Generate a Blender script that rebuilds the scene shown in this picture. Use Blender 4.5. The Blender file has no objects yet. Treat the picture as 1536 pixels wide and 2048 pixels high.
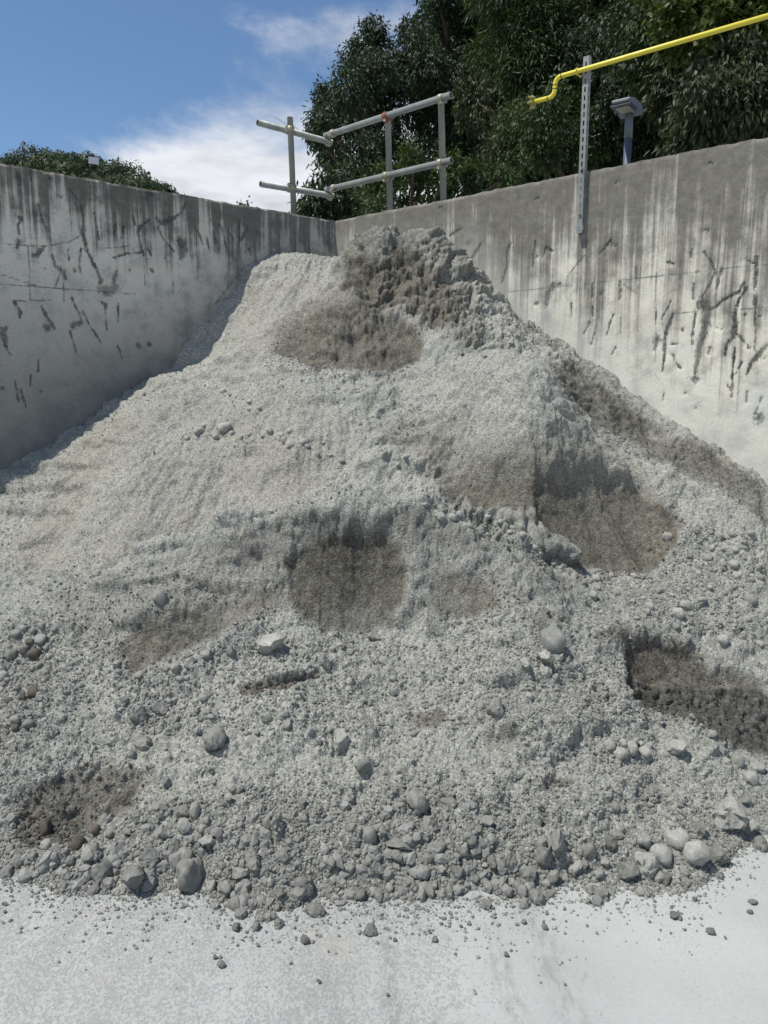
import bpy, bmesh, math, random
import numpy as np
from mathutils import Vector, Matrix

# ------------------------------------------------------------------ camera, sky, sun, exposure
SC = bpy.context.scene
COL = SC.collection
FPX, HORIZON, CZ = 1500.0, 770.0, 1.6          # focal length in photo pixels, horizon row, eye height
PITCH = math.atan((1024 - HORIZON) / FPX)
cam = bpy.data.cameras.new('camera')
cam.sensor_fit = 'VERTICAL'; cam.sensor_height = 36.0; cam.lens = FPX * 36.0 / 2048.0
cam.clip_start = 0.05; cam.clip_end = 3000
cam_o = bpy.data.objects.new('camera', cam); COL.objects.link(cam_o)
cam_o.location = (0, 0, CZ); cam_o.rotation_euler = (math.pi / 2 - PITCH, 0, 0)
SC.camera = cam_o

SUN_EL = math.radians(64.0)
SUN_AZ = math.atan2(-0.93, -0.36)              # from +Y towards +X
sun_dir = Vector((math.sin(SUN_AZ) * math.cos(SUN_EL), math.cos(SUN_AZ) * math.cos(SUN_EL), math.sin(SUN_EL)))
SC.view_settings.view_transform = 'Standard'; SC.view_settings.look = 'None'
SC.view_settings.exposure = 0.0; SC.view_settings.gamma = 1.0; SC.view_settings.use_curve_mapping = False
sl = bpy.data.lights.new('sun', 'SUN'); sl.energy = 4.7; sl.angle = math.radians(0.53); sl.color = (1.0, 0.955, 0.885)
so = bpy.data.objects.new('sun', sl); COL.objects.link(so); so.location = (-20, -10, 30)
so.rotation_euler = sun_dir.to_track_quat('Z', 'Y').to_euler()

SEEDX = 0.7
SEEDZ = 8.6                                     # which stretch of the cloud deck passes overhead
world = bpy.data.worlds.new('World'); SC.world = world; world.use_nodes = True


class NT:
    """tiny helper round a node tree"""
    def __init__(s, tree): s.t = tree; s.n = tree.nodes; s.l = tree.links
    def new(s, typ, **kw):
        nd = s.n.new(typ)
        for k, v in kw.items():
            if k == 'ins':
                for a, b in v.items():
                    sock = nd.inputs[a]
                    if hasattr(b, 'is_output') or isinstance(b, bpy.types.NodeSocket): s.l.new(b, sock)
                    else: sock.default_value = b
            else: setattr(nd, k, v)
        return nd
    def math(s, op, a, b=None, c=None, clamp=False):
        nd = s.n.new('ShaderNodeMath'); nd.operation = op; nd.use_clamp = clamp
        for i, v in enumerate((a, b, c)):
            if v is None: continue
            if isinstance(v, bpy.types.NodeSocket): s.l.new(v, nd.inputs[i])
            else: nd.inputs[i].default_value = v
        return nd.outputs[0]
    def mix(s, f, a, b, mode='MIX'):
        nd = s.n.new('ShaderNodeMix'); nd.data_type = 'RGBA'; nd.blend_type = mode; nd.clamp_factor = True
        for i, v in ((0, f), (6, a), (7, b)):
            if isinstance(v, bpy.types.NodeSocket): s.l.new(v, nd.inputs[i])
            elif isinstance(v, (int, float)): nd.inputs[i].default_value = v
            else: nd.inputs[i].default_value = (*v[:3], 1)
        return nd.outputs[2]
    def ramp(s, f, lo, hi, a=0.0, b=1.0):
        nd = s.n.new('ShaderNodeMapRange'); nd.interpolation_type = 'SMOOTHSTEP'; nd.clamp = True
        s.l.new(f, nd.inputs[0])
        for i, v in ((1, lo), (2, hi), (3, a), (4, b)):
            if isinstance(v, bpy.types.NodeSocket): s.l.new(v, nd.inputs[i])
            else: nd.inputs[i].default_value = v
        return nd.outputs[0]
    def mapv(s, vec, scale=(1, 1, 1), loc=(0, 0, 0), rot=(0, 0, 0)):
        nd = s.n.new('ShaderNodeMapping'); s.l.new(vec, nd.inputs[0])
        nd.inputs['Scale'].default_value = scale; nd.inputs['Location'].default_value = loc; nd.inputs['Rotation'].default_value = rot
        return nd.outputs[0]
    def noise(s, vec, scale, detail=4, rough=0.55, dist=0.0):
        nd = s.n.new('ShaderNodeTexNoise'); s.l.new(vec, nd.inputs['Vector'])
        nd.inputs['Scale'].default_value = scale; nd.inputs['Detail'].default_value = detail
        nd.inputs['Roughness'].default_value = rough; nd.inputs['Distortion'].default_value = dist
        return nd.outputs['Fac']
    def voro(s, vec, scale, feature='F1', out='Distance'):
        nd = s.n.new('ShaderNodeTexVoronoi'); s.l.new(vec, nd.inputs['Vector']); nd.feature = feature
        nd.inputs['Scale'].default_value = scale
        return nd.outputs[out]
    def attr(s, name):
        nd = s.n.new('ShaderNodeAttribute'); nd.attribute_name = name
        return nd.outputs['Fac']
    def grey(s, v):
        nd = s.n.new('ShaderNodeCombineColor')
        for i in range(3):
            s.l.new(v, nd.inputs[i])
        return nd.outputs[0]


def material(name, rough=0.9, spec=0.25):
    m = bpy.data.materials.new(name); m.use_nodes = True
    t = NT(m.node_tree); b = t.n['Principled BSDF']
    b.inputs['Roughness'].default_value = rough; b.inputs['Specular IOR Level'].default_value = spec
    m['_'] = 1
    return m, t, b


# sky: physical sky with a deck of broken cloud thickening towards the horizon
w = NT(world.node_tree)
bg = w.n['Background']; bg.inputs['Strength'].default_value = 0.105
sky = w.new('ShaderNodeTexSky', sky_type='NISHITA'); sky.sun_disc = False
sky.sun_elevation = SUN_EL; sky.sun_rotation = SUN_AZ; sky.air_density = 1.0; sky.dust_density = 0.6; sky.ozone_density = 2.0
tc = w.new('ShaderNodeTexCoord')
sep = w.new('ShaderNodeSeparateXYZ', ins={0: tc.outputs['Generated']})
zz = w.math('ADD', w.math('MAXIMUM', sep.outputs[2], 0.0), 0.10)
cx = w.math('DIVIDE', sep.outputs[0], zz); cy = w.math('DIVIDE', sep.outputs[1], zz)
cv = w.new('ShaderNodeCombineXYZ', ins={0: w.math('ADD', cx, SEEDX), 1: cy, 2: SEEDZ}).outputs[0]
n1 = w.noise(w.mapv(cv, scale=(1.0, 0.8, 1.0), rot=(0, 0, 0.5)), 1.5, 8, 0.60, 0.35)
n2 = w.noise(w.mapv(cv, loc=(5.3, 2.2, 0)), 0.8, 2, 0.5)
dens = w.math('ADD', w.math('MULTIPLY', n1, 0.55), w.math('MULTIPLY', n2, 0.62))
low = w.math('ADD', w.ramp(sep.outputs[2], 0.16, 0.44, 0.13, 0.0), w.ramp(sep.outputs[2], 0.40, 0.75, 0.0, -0.12))
dens = w.math('ADD', dens, low)
cf = w.ramp(dens, 0.575, 0.725)
csh = w.ramp(w.noise(cv, 3.1, 4, 0.6), 0.30, 0.70, 6.3, 9.0)
cwhite = w.mix(1.0, w.grey(csh), (0.97, 0.99, 1.03), 'MULTIPLY')
skyt = w.mix(1.0, sky.outputs[0], (0.90, 1.05, 1.17), 'MULTIPLY')
skyc = w.mix(w.math('MULTIPLY', cf, 0.92), skyt, cwhite)
w.l.new(skyc, bg.inputs['Color'])

# ------------------------------------------------------------------ pixel <-> world
SP, CP = math.sin(PITCH), math.cos(PITCH)


def ray(px, py):
    b = (1024 - py) / FPX
    return np.array([(px - 768) / FPX, CP + b * SP, -SP + b * CP])


def at(px, py, D):
    r = ray(px, py); return np.array([0, 0, CZ]) + r * (D / r[1])


def atz(px, py, z):
    r = ray(px, py); return np.array([0, 0, CZ]) + r * ((z - CZ) / r[2])


def atplane(px, py, p0, n):
    r = ray(px, py); o = np.array([0, 0, CZ])
    return o + r * (np.dot(p0 - o, n) / np.dot(r, n))


def proj(x, y, z):
    dz = z - CZ
    fwd = y * CP - dz * SP; up = y * SP + dz * CP
    return 768 + FPX * x / fwd, 1024 - FPX * up / fwd


# ------------------------------------------------------------------ numpy noise
def vnoise(x, y, seed=0):
    rs = np.random.RandomState(seed); T = rs.rand(257, 257).astype(np.float32); T[256] = T[0]; T[:, 256] = T[:, 0]
    xi = np.floor(x).astype(np.int64); yi = np.floor(y).astype(np.int64)
    fx = (x - xi).astype(np.float32); fy = (y - yi).astype(np.float32)
    fx = fx * fx * (3 - 2 * fx); fy = fy * fy * (3 - 2 * fy)
    a = xi & 255; b = yi & 255
    return (T[a, b] * (1 - fx) + T[a + 1, b] * fx) * (1 - fy) + (T[a, b + 1] * (1 - fx) + T[a + 1, b + 1] * fx) * fy


def fbm(x, y, s, o=4, g=0.5, seed=0):
    v = 0; a = 1.0; tot = 0
    for i in range(o):
        c, sn = math.cos(i * 1.1 + seed), math.sin(i * 1.1 + seed)
        v = v + a * vnoise((x * c - y * sn) * s + 17 * i, (x * sn + y * c) * s + 31 * i, seed * 7 + i)
        tot += a; a *= g; s *= 2.03
    return v / tot - 0.5


def cells(x, y, s, seed=0):
    """distance to the nearest jittered lattice point (rounded lumps), 0..~1"""
    rs = np.random.RandomState(seed); J = rs.rand(256, 256, 3).astype(np.float32)
    X = x * s; Y = y * s
    xi = np.floor(X).astype(np.int64); yi = np.floor(Y).astype(np.int64)
    best = np.full(X.shape, 9.0, np.float32)
    for i in (-1, 0, 1):
        for j in (-1, 0, 1):
            q = J[(xi + i) & 255, (yi + j) & 255]
            d = np.hypot(xi + i + q[..., 0] - X, yi + j + q[..., 1] - Y) / (0.55 + 0.6 * q[..., 2])
            best = np.minimum(best, d)
    return best


def sstep(a, b, v):
    t = np.clip((v - a) / (b - a), 0, 1); return t * t * (3 - 2 * t)


def poly_sd(X, Y, P):
    """signed distance in pixels, positive inside"""
    P = np.asarray(P, float); n = len(P)
    d = np.full(X.shape, 1e9); ins = np.zeros(X.shape, bool)
    for i in range(n):
        a = P[i]; b = P[(i + 1) % n]; e = b - a
        t = np.clip(((X - a[0]) * e[0] + (Y - a[1]) * e[1]) / (e @ e), 0, 1)
        d = np.minimum(d, np.hypot(X - a[0] - t * e[0], Y - a[1] - t * e[1]))
        c = ((a[1] > Y) != (b[1] > Y))
        xx = a[0] + (Y - a[1]) / (b[1] - a[1] + 1e-12) * e[0]
        ins ^= c & (X < xx)
    return np.where(ins, d, -d)


# ------------------------------------------------------------------ mesh / object helpers
def mesh_np(name, V, Fs, smooth=False):
    V = np.ascontiguousarray(V, np.float32)
    me = bpy.data.meshes.new(name)
    me.vertices.add(len(V)); me.vertices.foreach_set('co', V.ravel())
    if not (isinstance(Fs, list) and isinstance(Fs[0], np.ndarray) and Fs[0].ndim == 2): Fs = [np.asarray(Fs)]
    Fs = [np.asarray(f, np.int32) for f in Fs if len(f)]
    loops = np.concatenate([f.ravel() for f in Fs])
    tot = np.concatenate([np.full(len(f), f.shape[1], np.int32) for f in Fs])
    start = np.concatenate([[0], np.cumsum(tot)[:-1]]).astype(np.int32)
    me.loops.add(len(loops)); me.loops.foreach_set('vertex_index', loops)
    me.polygons.add(len(tot)); me.polygons.foreach_set('loop_start', start)
    if smooth: me.polygons.foreach_set('use_smooth', np.ones(len(tot), bool))
    me.update(calc_edges=True); me.validate()
    return me


def set_attr(me, name, arr):
    a = me.attributes.new(name, 'FLOAT', 'POINT'); a.data.foreach_set('value', np.ascontiguousarray(arr, np.float32).ravel())


def tag(o, label=None, cat=None, group=None, kind=None):
    for k, v in (('label', label), ('category', cat), ('group', group), ('kind', kind)):
        if v: o[k] = v
    return o


def link(name, me, mat=None, parent=None, loc=None):
    o = bpy.data.objects.new(name, me); COL.objects.link(o)
    if mat is not None and me is not None and not me.materials: me.materials.append(mat)
    if parent: o.parent = parent
    if loc is not None: o.location = loc
    return o


def empty(name, loc):
    o = bpy.data.objects.new(name, None); COL.objects.link(o); o.location = loc; o.empty_display_size = 0.2
    return o


def bm_obj(name, bm, mat, parent=None, smooth=False, loc=None):
    me = bpy.data.meshes.new(name); bm.normal_update(); bm.to_mesh(me); bm.free()
    if smooth:
        for p in me.polygons: p.use_smooth = True
    return link(name, me, mat, parent, loc)


def tube_bm(bm, pts, r, n=14, hollow=0.0, cap=True):
    """tube along a polyline; r may be a list; hollow = wall thickness"""
    pts = [Vector(p) for p in pts]
    rr = r if isinstance(r, (list, tuple)) else [r] * len(pts)
    rings = []; up = None
    for i, p in enumerate(pts):
        d = (pts[min(i + 1, len(pts) - 1)] - pts[max(i - 1, 0)]).normalized()
        if up is None:
            up = Vector((0, 0, 1)) if abs(d.z) < 0.9 else Vector((1, 0, 0))
        s = d.cross(up).normalized(); up = s.cross(d).normalized()
        rings.append([bm.verts.new(p + (s * math.cos(2 * math.pi * k / n) + up * math.sin(2 * math.pi * k / n)) * rr[i]) for k in range(n)])
    for a, b in zip(rings, rings[1:]):
        for k in range(n):
            f = bm.faces.new((a[k], a[(k + 1) % n], b[(k + 1) % n], b[k])); f.smooth = True
    if hollow > 0:
        for ring, ce, sgn in ((rings[0], pts[0], 1), (rings[-1], pts[-1], -1)):
            R = (ring[0].co - ce).length; d = (pts[1] - pts[0]).normalized() if sgn == 1 else (pts[-2] - pts[-1]).normalized()
            inn = [bm.verts.new(ce + (v.co - ce) * ((R - hollow) / R)) for v in ring]
            dp = [bm.verts.new(v.co + d * 0.12) for v in inn]
            for k in range(n):
                k2 = (k + 1) % n
                bm.faces.new((ring[k], inn[k], inn[k2], ring[k2])); bm.faces.new((inn[k], dp[k], dp[k2], inn[k2]))
            bm.faces.new(dp)
    elif cap:
        bm.faces.new(rings[0][::-1]); bm.faces.new(rings[-1])
    return rings


def box_bm(bm, M, sx, sy, sz, bevel=0.0):
    r = bmesh.ops.create_cube(bm, size=1.0)
    bmesh.ops.scale(bm, vec=(sx, sy, sz), verts=r['verts'])
    if bevel:
        es = list({e for v in r['verts'] for e in v.link_edges})
        r2 = bmesh.ops.bevel(bm, geom=es, offset=bevel, segments=2, affect='EDGES', profile=0.6)
        vs = list({v for f in r2['faces'] for v in f.verts} | {v for v in r['verts'] if v.is_valid})
    else: vs = r['verts']
    bmesh.ops.transform(bm, matrix=M, verts=vs)


# ------------------------------------------------------------------ walls: where they stand
P0 = at(668, 440, 6.7); ZTOP = P0[2]
PL = atz(0, 325, ZTOP); PR = atz(1536, 270, ZTOP)
dL = (PL - P0); dL[2] = 0; dL /= np.linalg.norm(dL)
dR = (PR - P0); dR[2] = 0; dR /= np.linalg.norm(dR)
nL = np.array([-dL[1], dL[0], 0.0])            # into the bay
nR = np.array([dR[1], -dR[0], 0.0])            # into the bay
G0 = np.array([P0[0], P0[1], 0.0])


def wallL(px, py): return atplane(px, py, G0, nL)
def wallR(px, py): return atplane(px, py, G0, nR)

# ------------------------------------------------------------------ materials
def mat_pile():
    m, t, b = material('crushed_stone', 0.97, 0.12)
    co = t.new('ShaderNodeTexCoord').outputs['Object']
    tan_, moist_shade, red, dark, blot = (t.attr(k) for k in ('tan', 'moist_shade', 'rust', 'charcoal', 'blotch'))
    base = t.mix(blot, (0.262, 0.268, 0.240), (0.358, 0.358, 0.315))
    g2 = t.noise(co, 30, 3, 0.65)
    base = t.mix(t.math('MULTIPLY', tan_, t.ramp(g2, 0.2, 0.8, 0.6, 1.0)), base, (0.298, 0.284, 0.244))
    mo = t.math('MULTIPLY', moist_shade, t.ramp(g2, 0.25, 0.75, 0.72, 1.12))
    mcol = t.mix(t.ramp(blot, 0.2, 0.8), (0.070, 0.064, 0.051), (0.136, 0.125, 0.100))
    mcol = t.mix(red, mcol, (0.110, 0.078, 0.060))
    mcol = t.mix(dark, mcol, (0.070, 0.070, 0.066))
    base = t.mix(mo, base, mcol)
    # single grains: each a little lighter or darker
    vo = t.n.new('ShaderNodeTexVoronoi'); t.l.new(co, vo.inputs['Vector']); vo.inputs['Scale'].default_value = 150
    gv = t.new('ShaderNodeSeparateColor', ins={0: vo.outputs['Color']}).outputs[0]
    g3 = t.noise(co, 85, 4, 0.75)
    base = t.mix(1.0, base, t.grey(t.ramp(gv, 0, 1, 0.74, 1.26)), 'MULTIPLY')
    base = t.mix(1.0, base, t.grey(t.ramp(g3, 0.3, 0.7, 0.78, 1.24)), 'MULTIPLY')
    t.l.new(base, b.inputs['Base Color'])
    h = t.math('ADD', t.math('MULTIPLY', t.math('SUBTRACT', 0.8, vo.outputs['Distance']), 0.0045), t.math('ADD', t.math('MULTIPLY', g2, 0.012), t.math('MULTIPLY', g3, 0.010)))
    bp = t.new('ShaderNodeBump', ins={'Height': h, 'Strength': 0.85, 'Distance': 1.0})
    t.l.new(bp.outputs[0], b.inputs['Normal'])
    return m


def mat_stone(name, c0, c1, grain=150, vary=0.16, BUMP=0.005):
    m, t, b = material(name, 0.95, 0.15)
    co = t.new('ShaderNodeTexCoord').outputs['Object']
    oi = t.new('ShaderNodeObjectInfo').outputs['Random']
    n = t.noise(co, 2.2, 5, 0.65)
    c = t.mix(t.ramp(n, 0.3, 0.72), c0, c1)
    c = t.mix(1.0, c, t.grey(t.ramp(oi, 0, 1, 1 - vary, 1 + vary)), 'MULTIPLY')
    c = t.mix(t.ramp(t.noise(co, 9, 3, 0.7), 0.42, 0.72, 0, 0.55), c, (0.15, 0.15, 0.135))
    t.l.new(c, b.inputs['Base Color'])
    bp = t.new('ShaderNodeBump', ins={'Height': t.noise(co, 12, 6, 0.85), 'Strength': 0.9, 'Distance': BUMP})
    t.l.new(bp.outputs[0], b.inputs['Normal'])
    return m


def mat_wall(name, left):
    m, t, b = material(name, 0.93, 0.2)
    co = t.new('ShaderNodeTexCoord').outputs['Object']
    s = t.new('ShaderNodeSeparateXYZ', ins={0: co})
    X, Z = s.outputs[0], s.outputs[2]
    dep = t.math('SUBTRACT', float(ZTOP), Z)                      # metres below the coping
    big = t.noise(co, 1.1, 4, 0.6); mid = t.noise(co, 6, 6, 0.65); fine = t.noise(co, 70, 4, 0.7)
    st1 = t.noise(t.mapv(co, scale=(11, 1, 0.55)), 1.0, 5, 0.62)   # vertical runs
    st2 = t.noise(t.mapv(co, scale=(34, 1, 0.9), loc=(3, 0, 1)), 1.0, 4, 0.6)
    st3 = t.noise(t.mapv(co, scale=(4.2, 1, 0.3), loc=(7, 0, 2)), 1.0, 3, 0.5)
    if left:  # greyer wall; its shade is partly put into these darker tones
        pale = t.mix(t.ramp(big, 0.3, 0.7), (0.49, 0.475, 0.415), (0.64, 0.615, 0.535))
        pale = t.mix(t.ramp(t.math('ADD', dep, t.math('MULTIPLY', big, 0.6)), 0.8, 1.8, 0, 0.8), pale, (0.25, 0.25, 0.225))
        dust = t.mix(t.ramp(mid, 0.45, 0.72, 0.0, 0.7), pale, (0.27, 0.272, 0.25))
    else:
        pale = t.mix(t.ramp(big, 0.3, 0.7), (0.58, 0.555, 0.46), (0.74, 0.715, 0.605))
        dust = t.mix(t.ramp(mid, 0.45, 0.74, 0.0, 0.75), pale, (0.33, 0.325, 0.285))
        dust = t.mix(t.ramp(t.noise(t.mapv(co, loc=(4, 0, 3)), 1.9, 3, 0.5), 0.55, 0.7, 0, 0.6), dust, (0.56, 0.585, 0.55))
    # weathered dark band below the coping, breaking up into drips further down
    nn = t.math('ADD', t.math('MULTIPLY', st1, 0.55), t.math('ADD', t.math('MULTIPLY', st2, 0.33), t.math('MULTIPLY', st3, 0.22)))
    nn = t.math('ADD', t.math('ADD', t.math('MULTIPLY', nn, 2.0), -0.55), t.math('MULTIPLY', t.math('SUBTRACT', mid, 0.5), 0.5))
    thr = t.math('ADD', t.math('MULTIPLY', dep, 0.60 if left else 0.40), 0.36 if left else 0.20)
    band = t.ramp(t.math('SUBTRACT', nn, thr), -0.12 if left else -0.17, 0.16 if left else 0.24)
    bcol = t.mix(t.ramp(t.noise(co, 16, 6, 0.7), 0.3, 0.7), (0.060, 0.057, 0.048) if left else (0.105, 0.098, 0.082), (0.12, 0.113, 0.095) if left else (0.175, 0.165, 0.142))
    c = t.mix(t.math('MULTIPLY', band, 0.85 if left else 0.93), dust, bcol)
    # white lime runs starting somewhere in the band
    lime = t.math('MULTIPLY', t.ramp(t.noise(t.mapv(co, scale=(16, 1, 0.35), loc=(9, 0, 5)), 1.0, 4, 0.6), 0.62, 0.74),
                  t.math('MULTIPLY', t.ramp(dep, 0.12, 0.55), t.ramp(dep, 1.2, 0.8)))
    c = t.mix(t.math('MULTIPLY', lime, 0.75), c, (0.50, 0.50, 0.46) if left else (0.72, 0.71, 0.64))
    # faint scuffs in all directions
    for k_, (rz_, sc_) in enumerate(((0.5, (3, 1, 40)), (-0.9, (3, 1, 34)), (1.3, (2.4, 1, 46)))):
        sf = t.noise(t.mapv(t.mapv(co, rot=(0, rz_, 0)), scale=sc_, loc=(k_ * 3.1, 0, 1.7 * k_)), 1.0, 2, 0.6)
        c = t.mix(t.math('MULTIPLY', t.ramp(sf, 0.63, 0.73), t.ramp(mid, 0.4, 0.6, 0.0, 0.45)), c, (0.16, 0.158, 0.14))
    # scrapes and flaked spots
    mk = t.attr('mark')
    edge = t.math('ADD', mk, t.math('MULTIPLY', t.math('SUBTRACT', t.noise(t.mapv(co, scale=(1, 1, 0.6)), 26, 6, 0.8), 0.5), 1.9))
    mf = t.ramp(edge, 0.46, 0.86)
    mcol = t.mix(t.ramp(t.noise(co, 55, 3, 0.6), 0.35, 0.7), (0.040, 0.041, 0.038), (0.125, 0.125, 0.115))
    c = t.mix(t.math('MULTIPLY', mf, t.ramp(t.noise(co, 5, 3, 0.6), 0.32, 0.6, 0.55 if left else 0.7, 0.92 if left else 1.0)), c, mcol)
    ln = t.attr('line')
    lf = t.ramp(t.math('ADD', ln, t.math('MULTIPLY', t.math('SUBTRACT', t.noise(co, 24, 4, 0.7), 0.5), 0.9)), 0.45, 0.75)
    c = t.mix(t.math('MULTIPLY', lf, 0.75), c, (0.12, 0.12, 0.11))
    # scattered speckle, pin holes
    sp = t.ramp(t.noise(co, 130, 3, 0.7), 0.62, 0.75)
    c = t.mix(t.math('MULTIPLY', sp, 0.4), c, (0.13, 0.13, 0.12))
    c = t.mix(1.0, c, t.grey(t.ramp(fine, 0.2, 0.8, 0.86, 1.12)), 'MULTIPLY')
    # dust splashed up by the heap, toned darker on the shaded left wall
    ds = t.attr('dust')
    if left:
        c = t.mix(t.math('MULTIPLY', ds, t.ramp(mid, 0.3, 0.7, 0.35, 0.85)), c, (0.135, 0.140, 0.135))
    else:
        c = t.mix(t.math('MULTIPLY', ds, t.ramp(mid, 0.3, 0.7, 0.3, 0.8)), c, (0.50, 0.505, 0.465))
    t.l.new(c, b.inputs['Base Color'])
    h = t.math('ADD', t.math('MULTIPLY', fine, 0.0016), t.math('MULTIPLY', mid, 0.006))
    h = t.math('SUBTRACT', h, t.math('MULTIPLY', mf, 0.004))
    bp = t.new('ShaderNodeBump', ins={'Height': h, 'Strength': 0.9, 'Distance': 1.0})
    t.l.new(bp.outputs[0], b.inputs['Normal'])
    return m


def mat_ground():
    m, t, b = material('dusty_concrete', 0.9, 0.25)
    co = t.new('ShaderNodeTexCoord').outputs['Object']
    s = t.new('ShaderNodeSeparateXYZ', ins={0: co}); X, Y = s.outputs[0], s.outputs[1]
    rot = t.mapv(co, rot=(0, 0, 0.30)); rotr = t.mapv(co, rot=(0, 0, 0.62))
    big = t.noise(co, 1.6, 4, 0.55)
    c = t.mix(t.ramp(big, 0.3, 0.7), (0.345, 0.357, 0.340), (0.41, 0.423, 0.403))
    # driven-over, scabby dust left of the middle
    xs = t.math('ADD', X, t.math('MULTIPLY', t.noise(co, 2.2, 4, 0.6), 0.7))
    scab = t.math('MULTIPLY', t.ramp(xs, 0.78, 0.38), t.ramp(xs, -1.6, -0.7, 0.35, 1.0))
    tracks = t.noise(t.mapv(co, scale=(6.5, 0.5, 1), rot=(0, 0, 0.10)), 1.0, 3, 0.5)
    sn = t.noise(t.mapv(co, scale=(1.0, 0.85, 1)), 120, 3, 0.7)
    sn2 = t.noise(co, 24, 4, 0.7)
    thr = t.math('ADD', 0.66, t.math('MULTIPLY', scab, -0.165))
    thr = t.math('ADD', thr, t.math('MULTIPLY', t.math('SUBTRACT', tracks, 0.5), -0.34))
    thr = t.math('ADD', thr, t.math('MULTIPLY', t.math('SUBTRACT', big, 0.5), -0.15))
    vf = t.n.new('ShaderNodeTexVoronoi'); t.l.new(t.mapv(co, scale=(1, 0.75, 1)), vf.inputs['Vector']); vf.inputs['Scale'].default_value = 170
    vr = t.new('ShaderNodeSeparateColor', ins={0: vf.outputs['Color']}).outputs[0]
    spot = t.ramp(t.math('SUBTRACT', t.math('ADD', t.math('MULTIPLY', sn, 0.55), t.math('ADD', t.math('MULTIPLY', sn2, 0.25), t.math('MULTIPLY', vr, 0.2))), thr), -0.05, 0.17)
    c = t.mix(t.math('MULTIPLY', spot, 0.55), c, (0.215, 0.22, 0.208))
    warm = t.math('MULTIPLY', scab, t.ramp(t.noise(co, 3.5, 3, 0.6), 0.5, 0.7, 0, 0.45))
    c = t.mix(warm, c, (0.41, 0.395, 0.355))
    # tyre smears running up to the heap
    for k_, (x0_, w_, a_) in enumerate(((0.02, 0.055, 0.5), (0.33, 0.05, 0.5), (0.47, 0.07, 0.55), (-0.42, 0.12, 0.3))):
        bx_ = t.math('ABSOLUTE', t.math('SUBTRACT', t.math('ADD', X, t.math('MULTIPLY', Y, 0.10 if k_ != 3 else -0.05)), x0_ + 0.18))
        bm_ = t.math('MULTIPLY', t.ramp(bx_, w_, 0.2 * w_), t.ramp(t.noise(t.mapv(co, scale=(30, 9, 1), loc=(k_ * 4, 0, 0)), 1.0, 4, 0.75), 0.42, 0.66))
        c = t.mix(t.math('MULTIPLY', bm_, a_), c, (0.20, 0.205, 0.195))
    # scratch marks on the right
    scr = t.noise(t.mapv(rotr, scale=(34, 2.6, 1)), 1.0, 5, 0.72)
    sm = t.ramp(t.noise(t.mapv(co, loc=(2.3, 4.4, 0)), 2.6, 3, 0.5), 0.54, 0.66)
    c = t.mix(t.math('MULTIPLY', t.math('MULTIPLY', t.ramp(scr, 0.58, 0.66), sm), 0.6), c, (0.25, 0.25, 0.24))
    fine = t.noise(co, 90, 4, 0.7)
    c = t.mix(1.0, c, t.grey(t.ramp(fine, 0.2, 0.8, 0.93, 1.06)), 'MULTIPLY')
    t.l.new(c, b.inputs['Base Color'])
    h = t.math('ADD', t.math('MULTIPLY', spot, -0.0022), t.math('MULTIPLY', fine, 0.0012))
    h = t.math('ADD', h, t.math('MULTIPLY', t.noise(co, 7, 3, 0.5), 0.006))
    bp = t.new('ShaderNodeBump', ins={'Height': h, 'Strength': 0.8, 'Distance': 1.0})
    t.l.new(bp.outputs[0], b.inputs['Normal'])
    return m


def mat_plain(name, c, rough=0.5, metal=0.0, spec=0.5, c2=None, ns=12, stretch=(1, 1, 1), bump=0.0):
    m, t, b = material(name, rough, spec); b.inputs['Metallic'].default_value = metal
    co = t.new('ShaderNodeTexCoord').outputs['Object']
    c2 = c2 or tuple(v * 0.72 for v in c)
    n = t.noise(t.mapv(co, scale=stretch), ns, 5, 0.65)
    t.l.new(t.mix(t.ramp(n, 0.35, 0.7), c, c2), b.inputs['Base Color'])
    t.l.new(t.ramp(n, 0.2, 0.8, max(0, rough - 0.1), min(1, rough + 0.15)), b.inputs['Roughness'])
    if bump:
        bp = t.new('ShaderNodeBump', ins={'Height': n, 'Strength': 0.5, 'Distance': bump}); t.l.new(bp.outputs[0], b.inputs['Normal'])
    return m


def mat_leaf(name, c0, c1, c2, rough=0.55, trans=0.22):
    m, t, b = material(name, rough, 0.32)
    v = t.attr('tone'); co = t.new('ShaderNodeTexCoord').outputs['Object']
    c = t.mix(t.ramp(v, 0.0, 0.6), c0, c1); c = t.mix(t.ramp(v, 0.72, 1.0), c, c2)
    c = t.mix(1.0, c, t.grey(t.ramp(t.noise(co, 0.9, 3, 0.5), 0.3, 0.7, 0.7, 1.25)), 'MULTIPLY')
    t.l.new(c, b.inputs['Base Color'])
    tr = t.new('ShaderNodeBsdfTranslucent'); t.l.new(t.mix(1.0, c, (1.1, 1.2, 0.55), 'MULTIPLY'), tr.inputs['Color'])
    mx = t.new('ShaderNodeMixShader'); mx.inputs[0].default_value = trans
    t.l.new(b.outputs[0], mx.inputs[1]); t.l.new(tr.outputs[0], mx.inputs[2])
    t.l.new(mx.outputs[0], t.n['Material Output'].inputs['Surface'])
    return m


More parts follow.
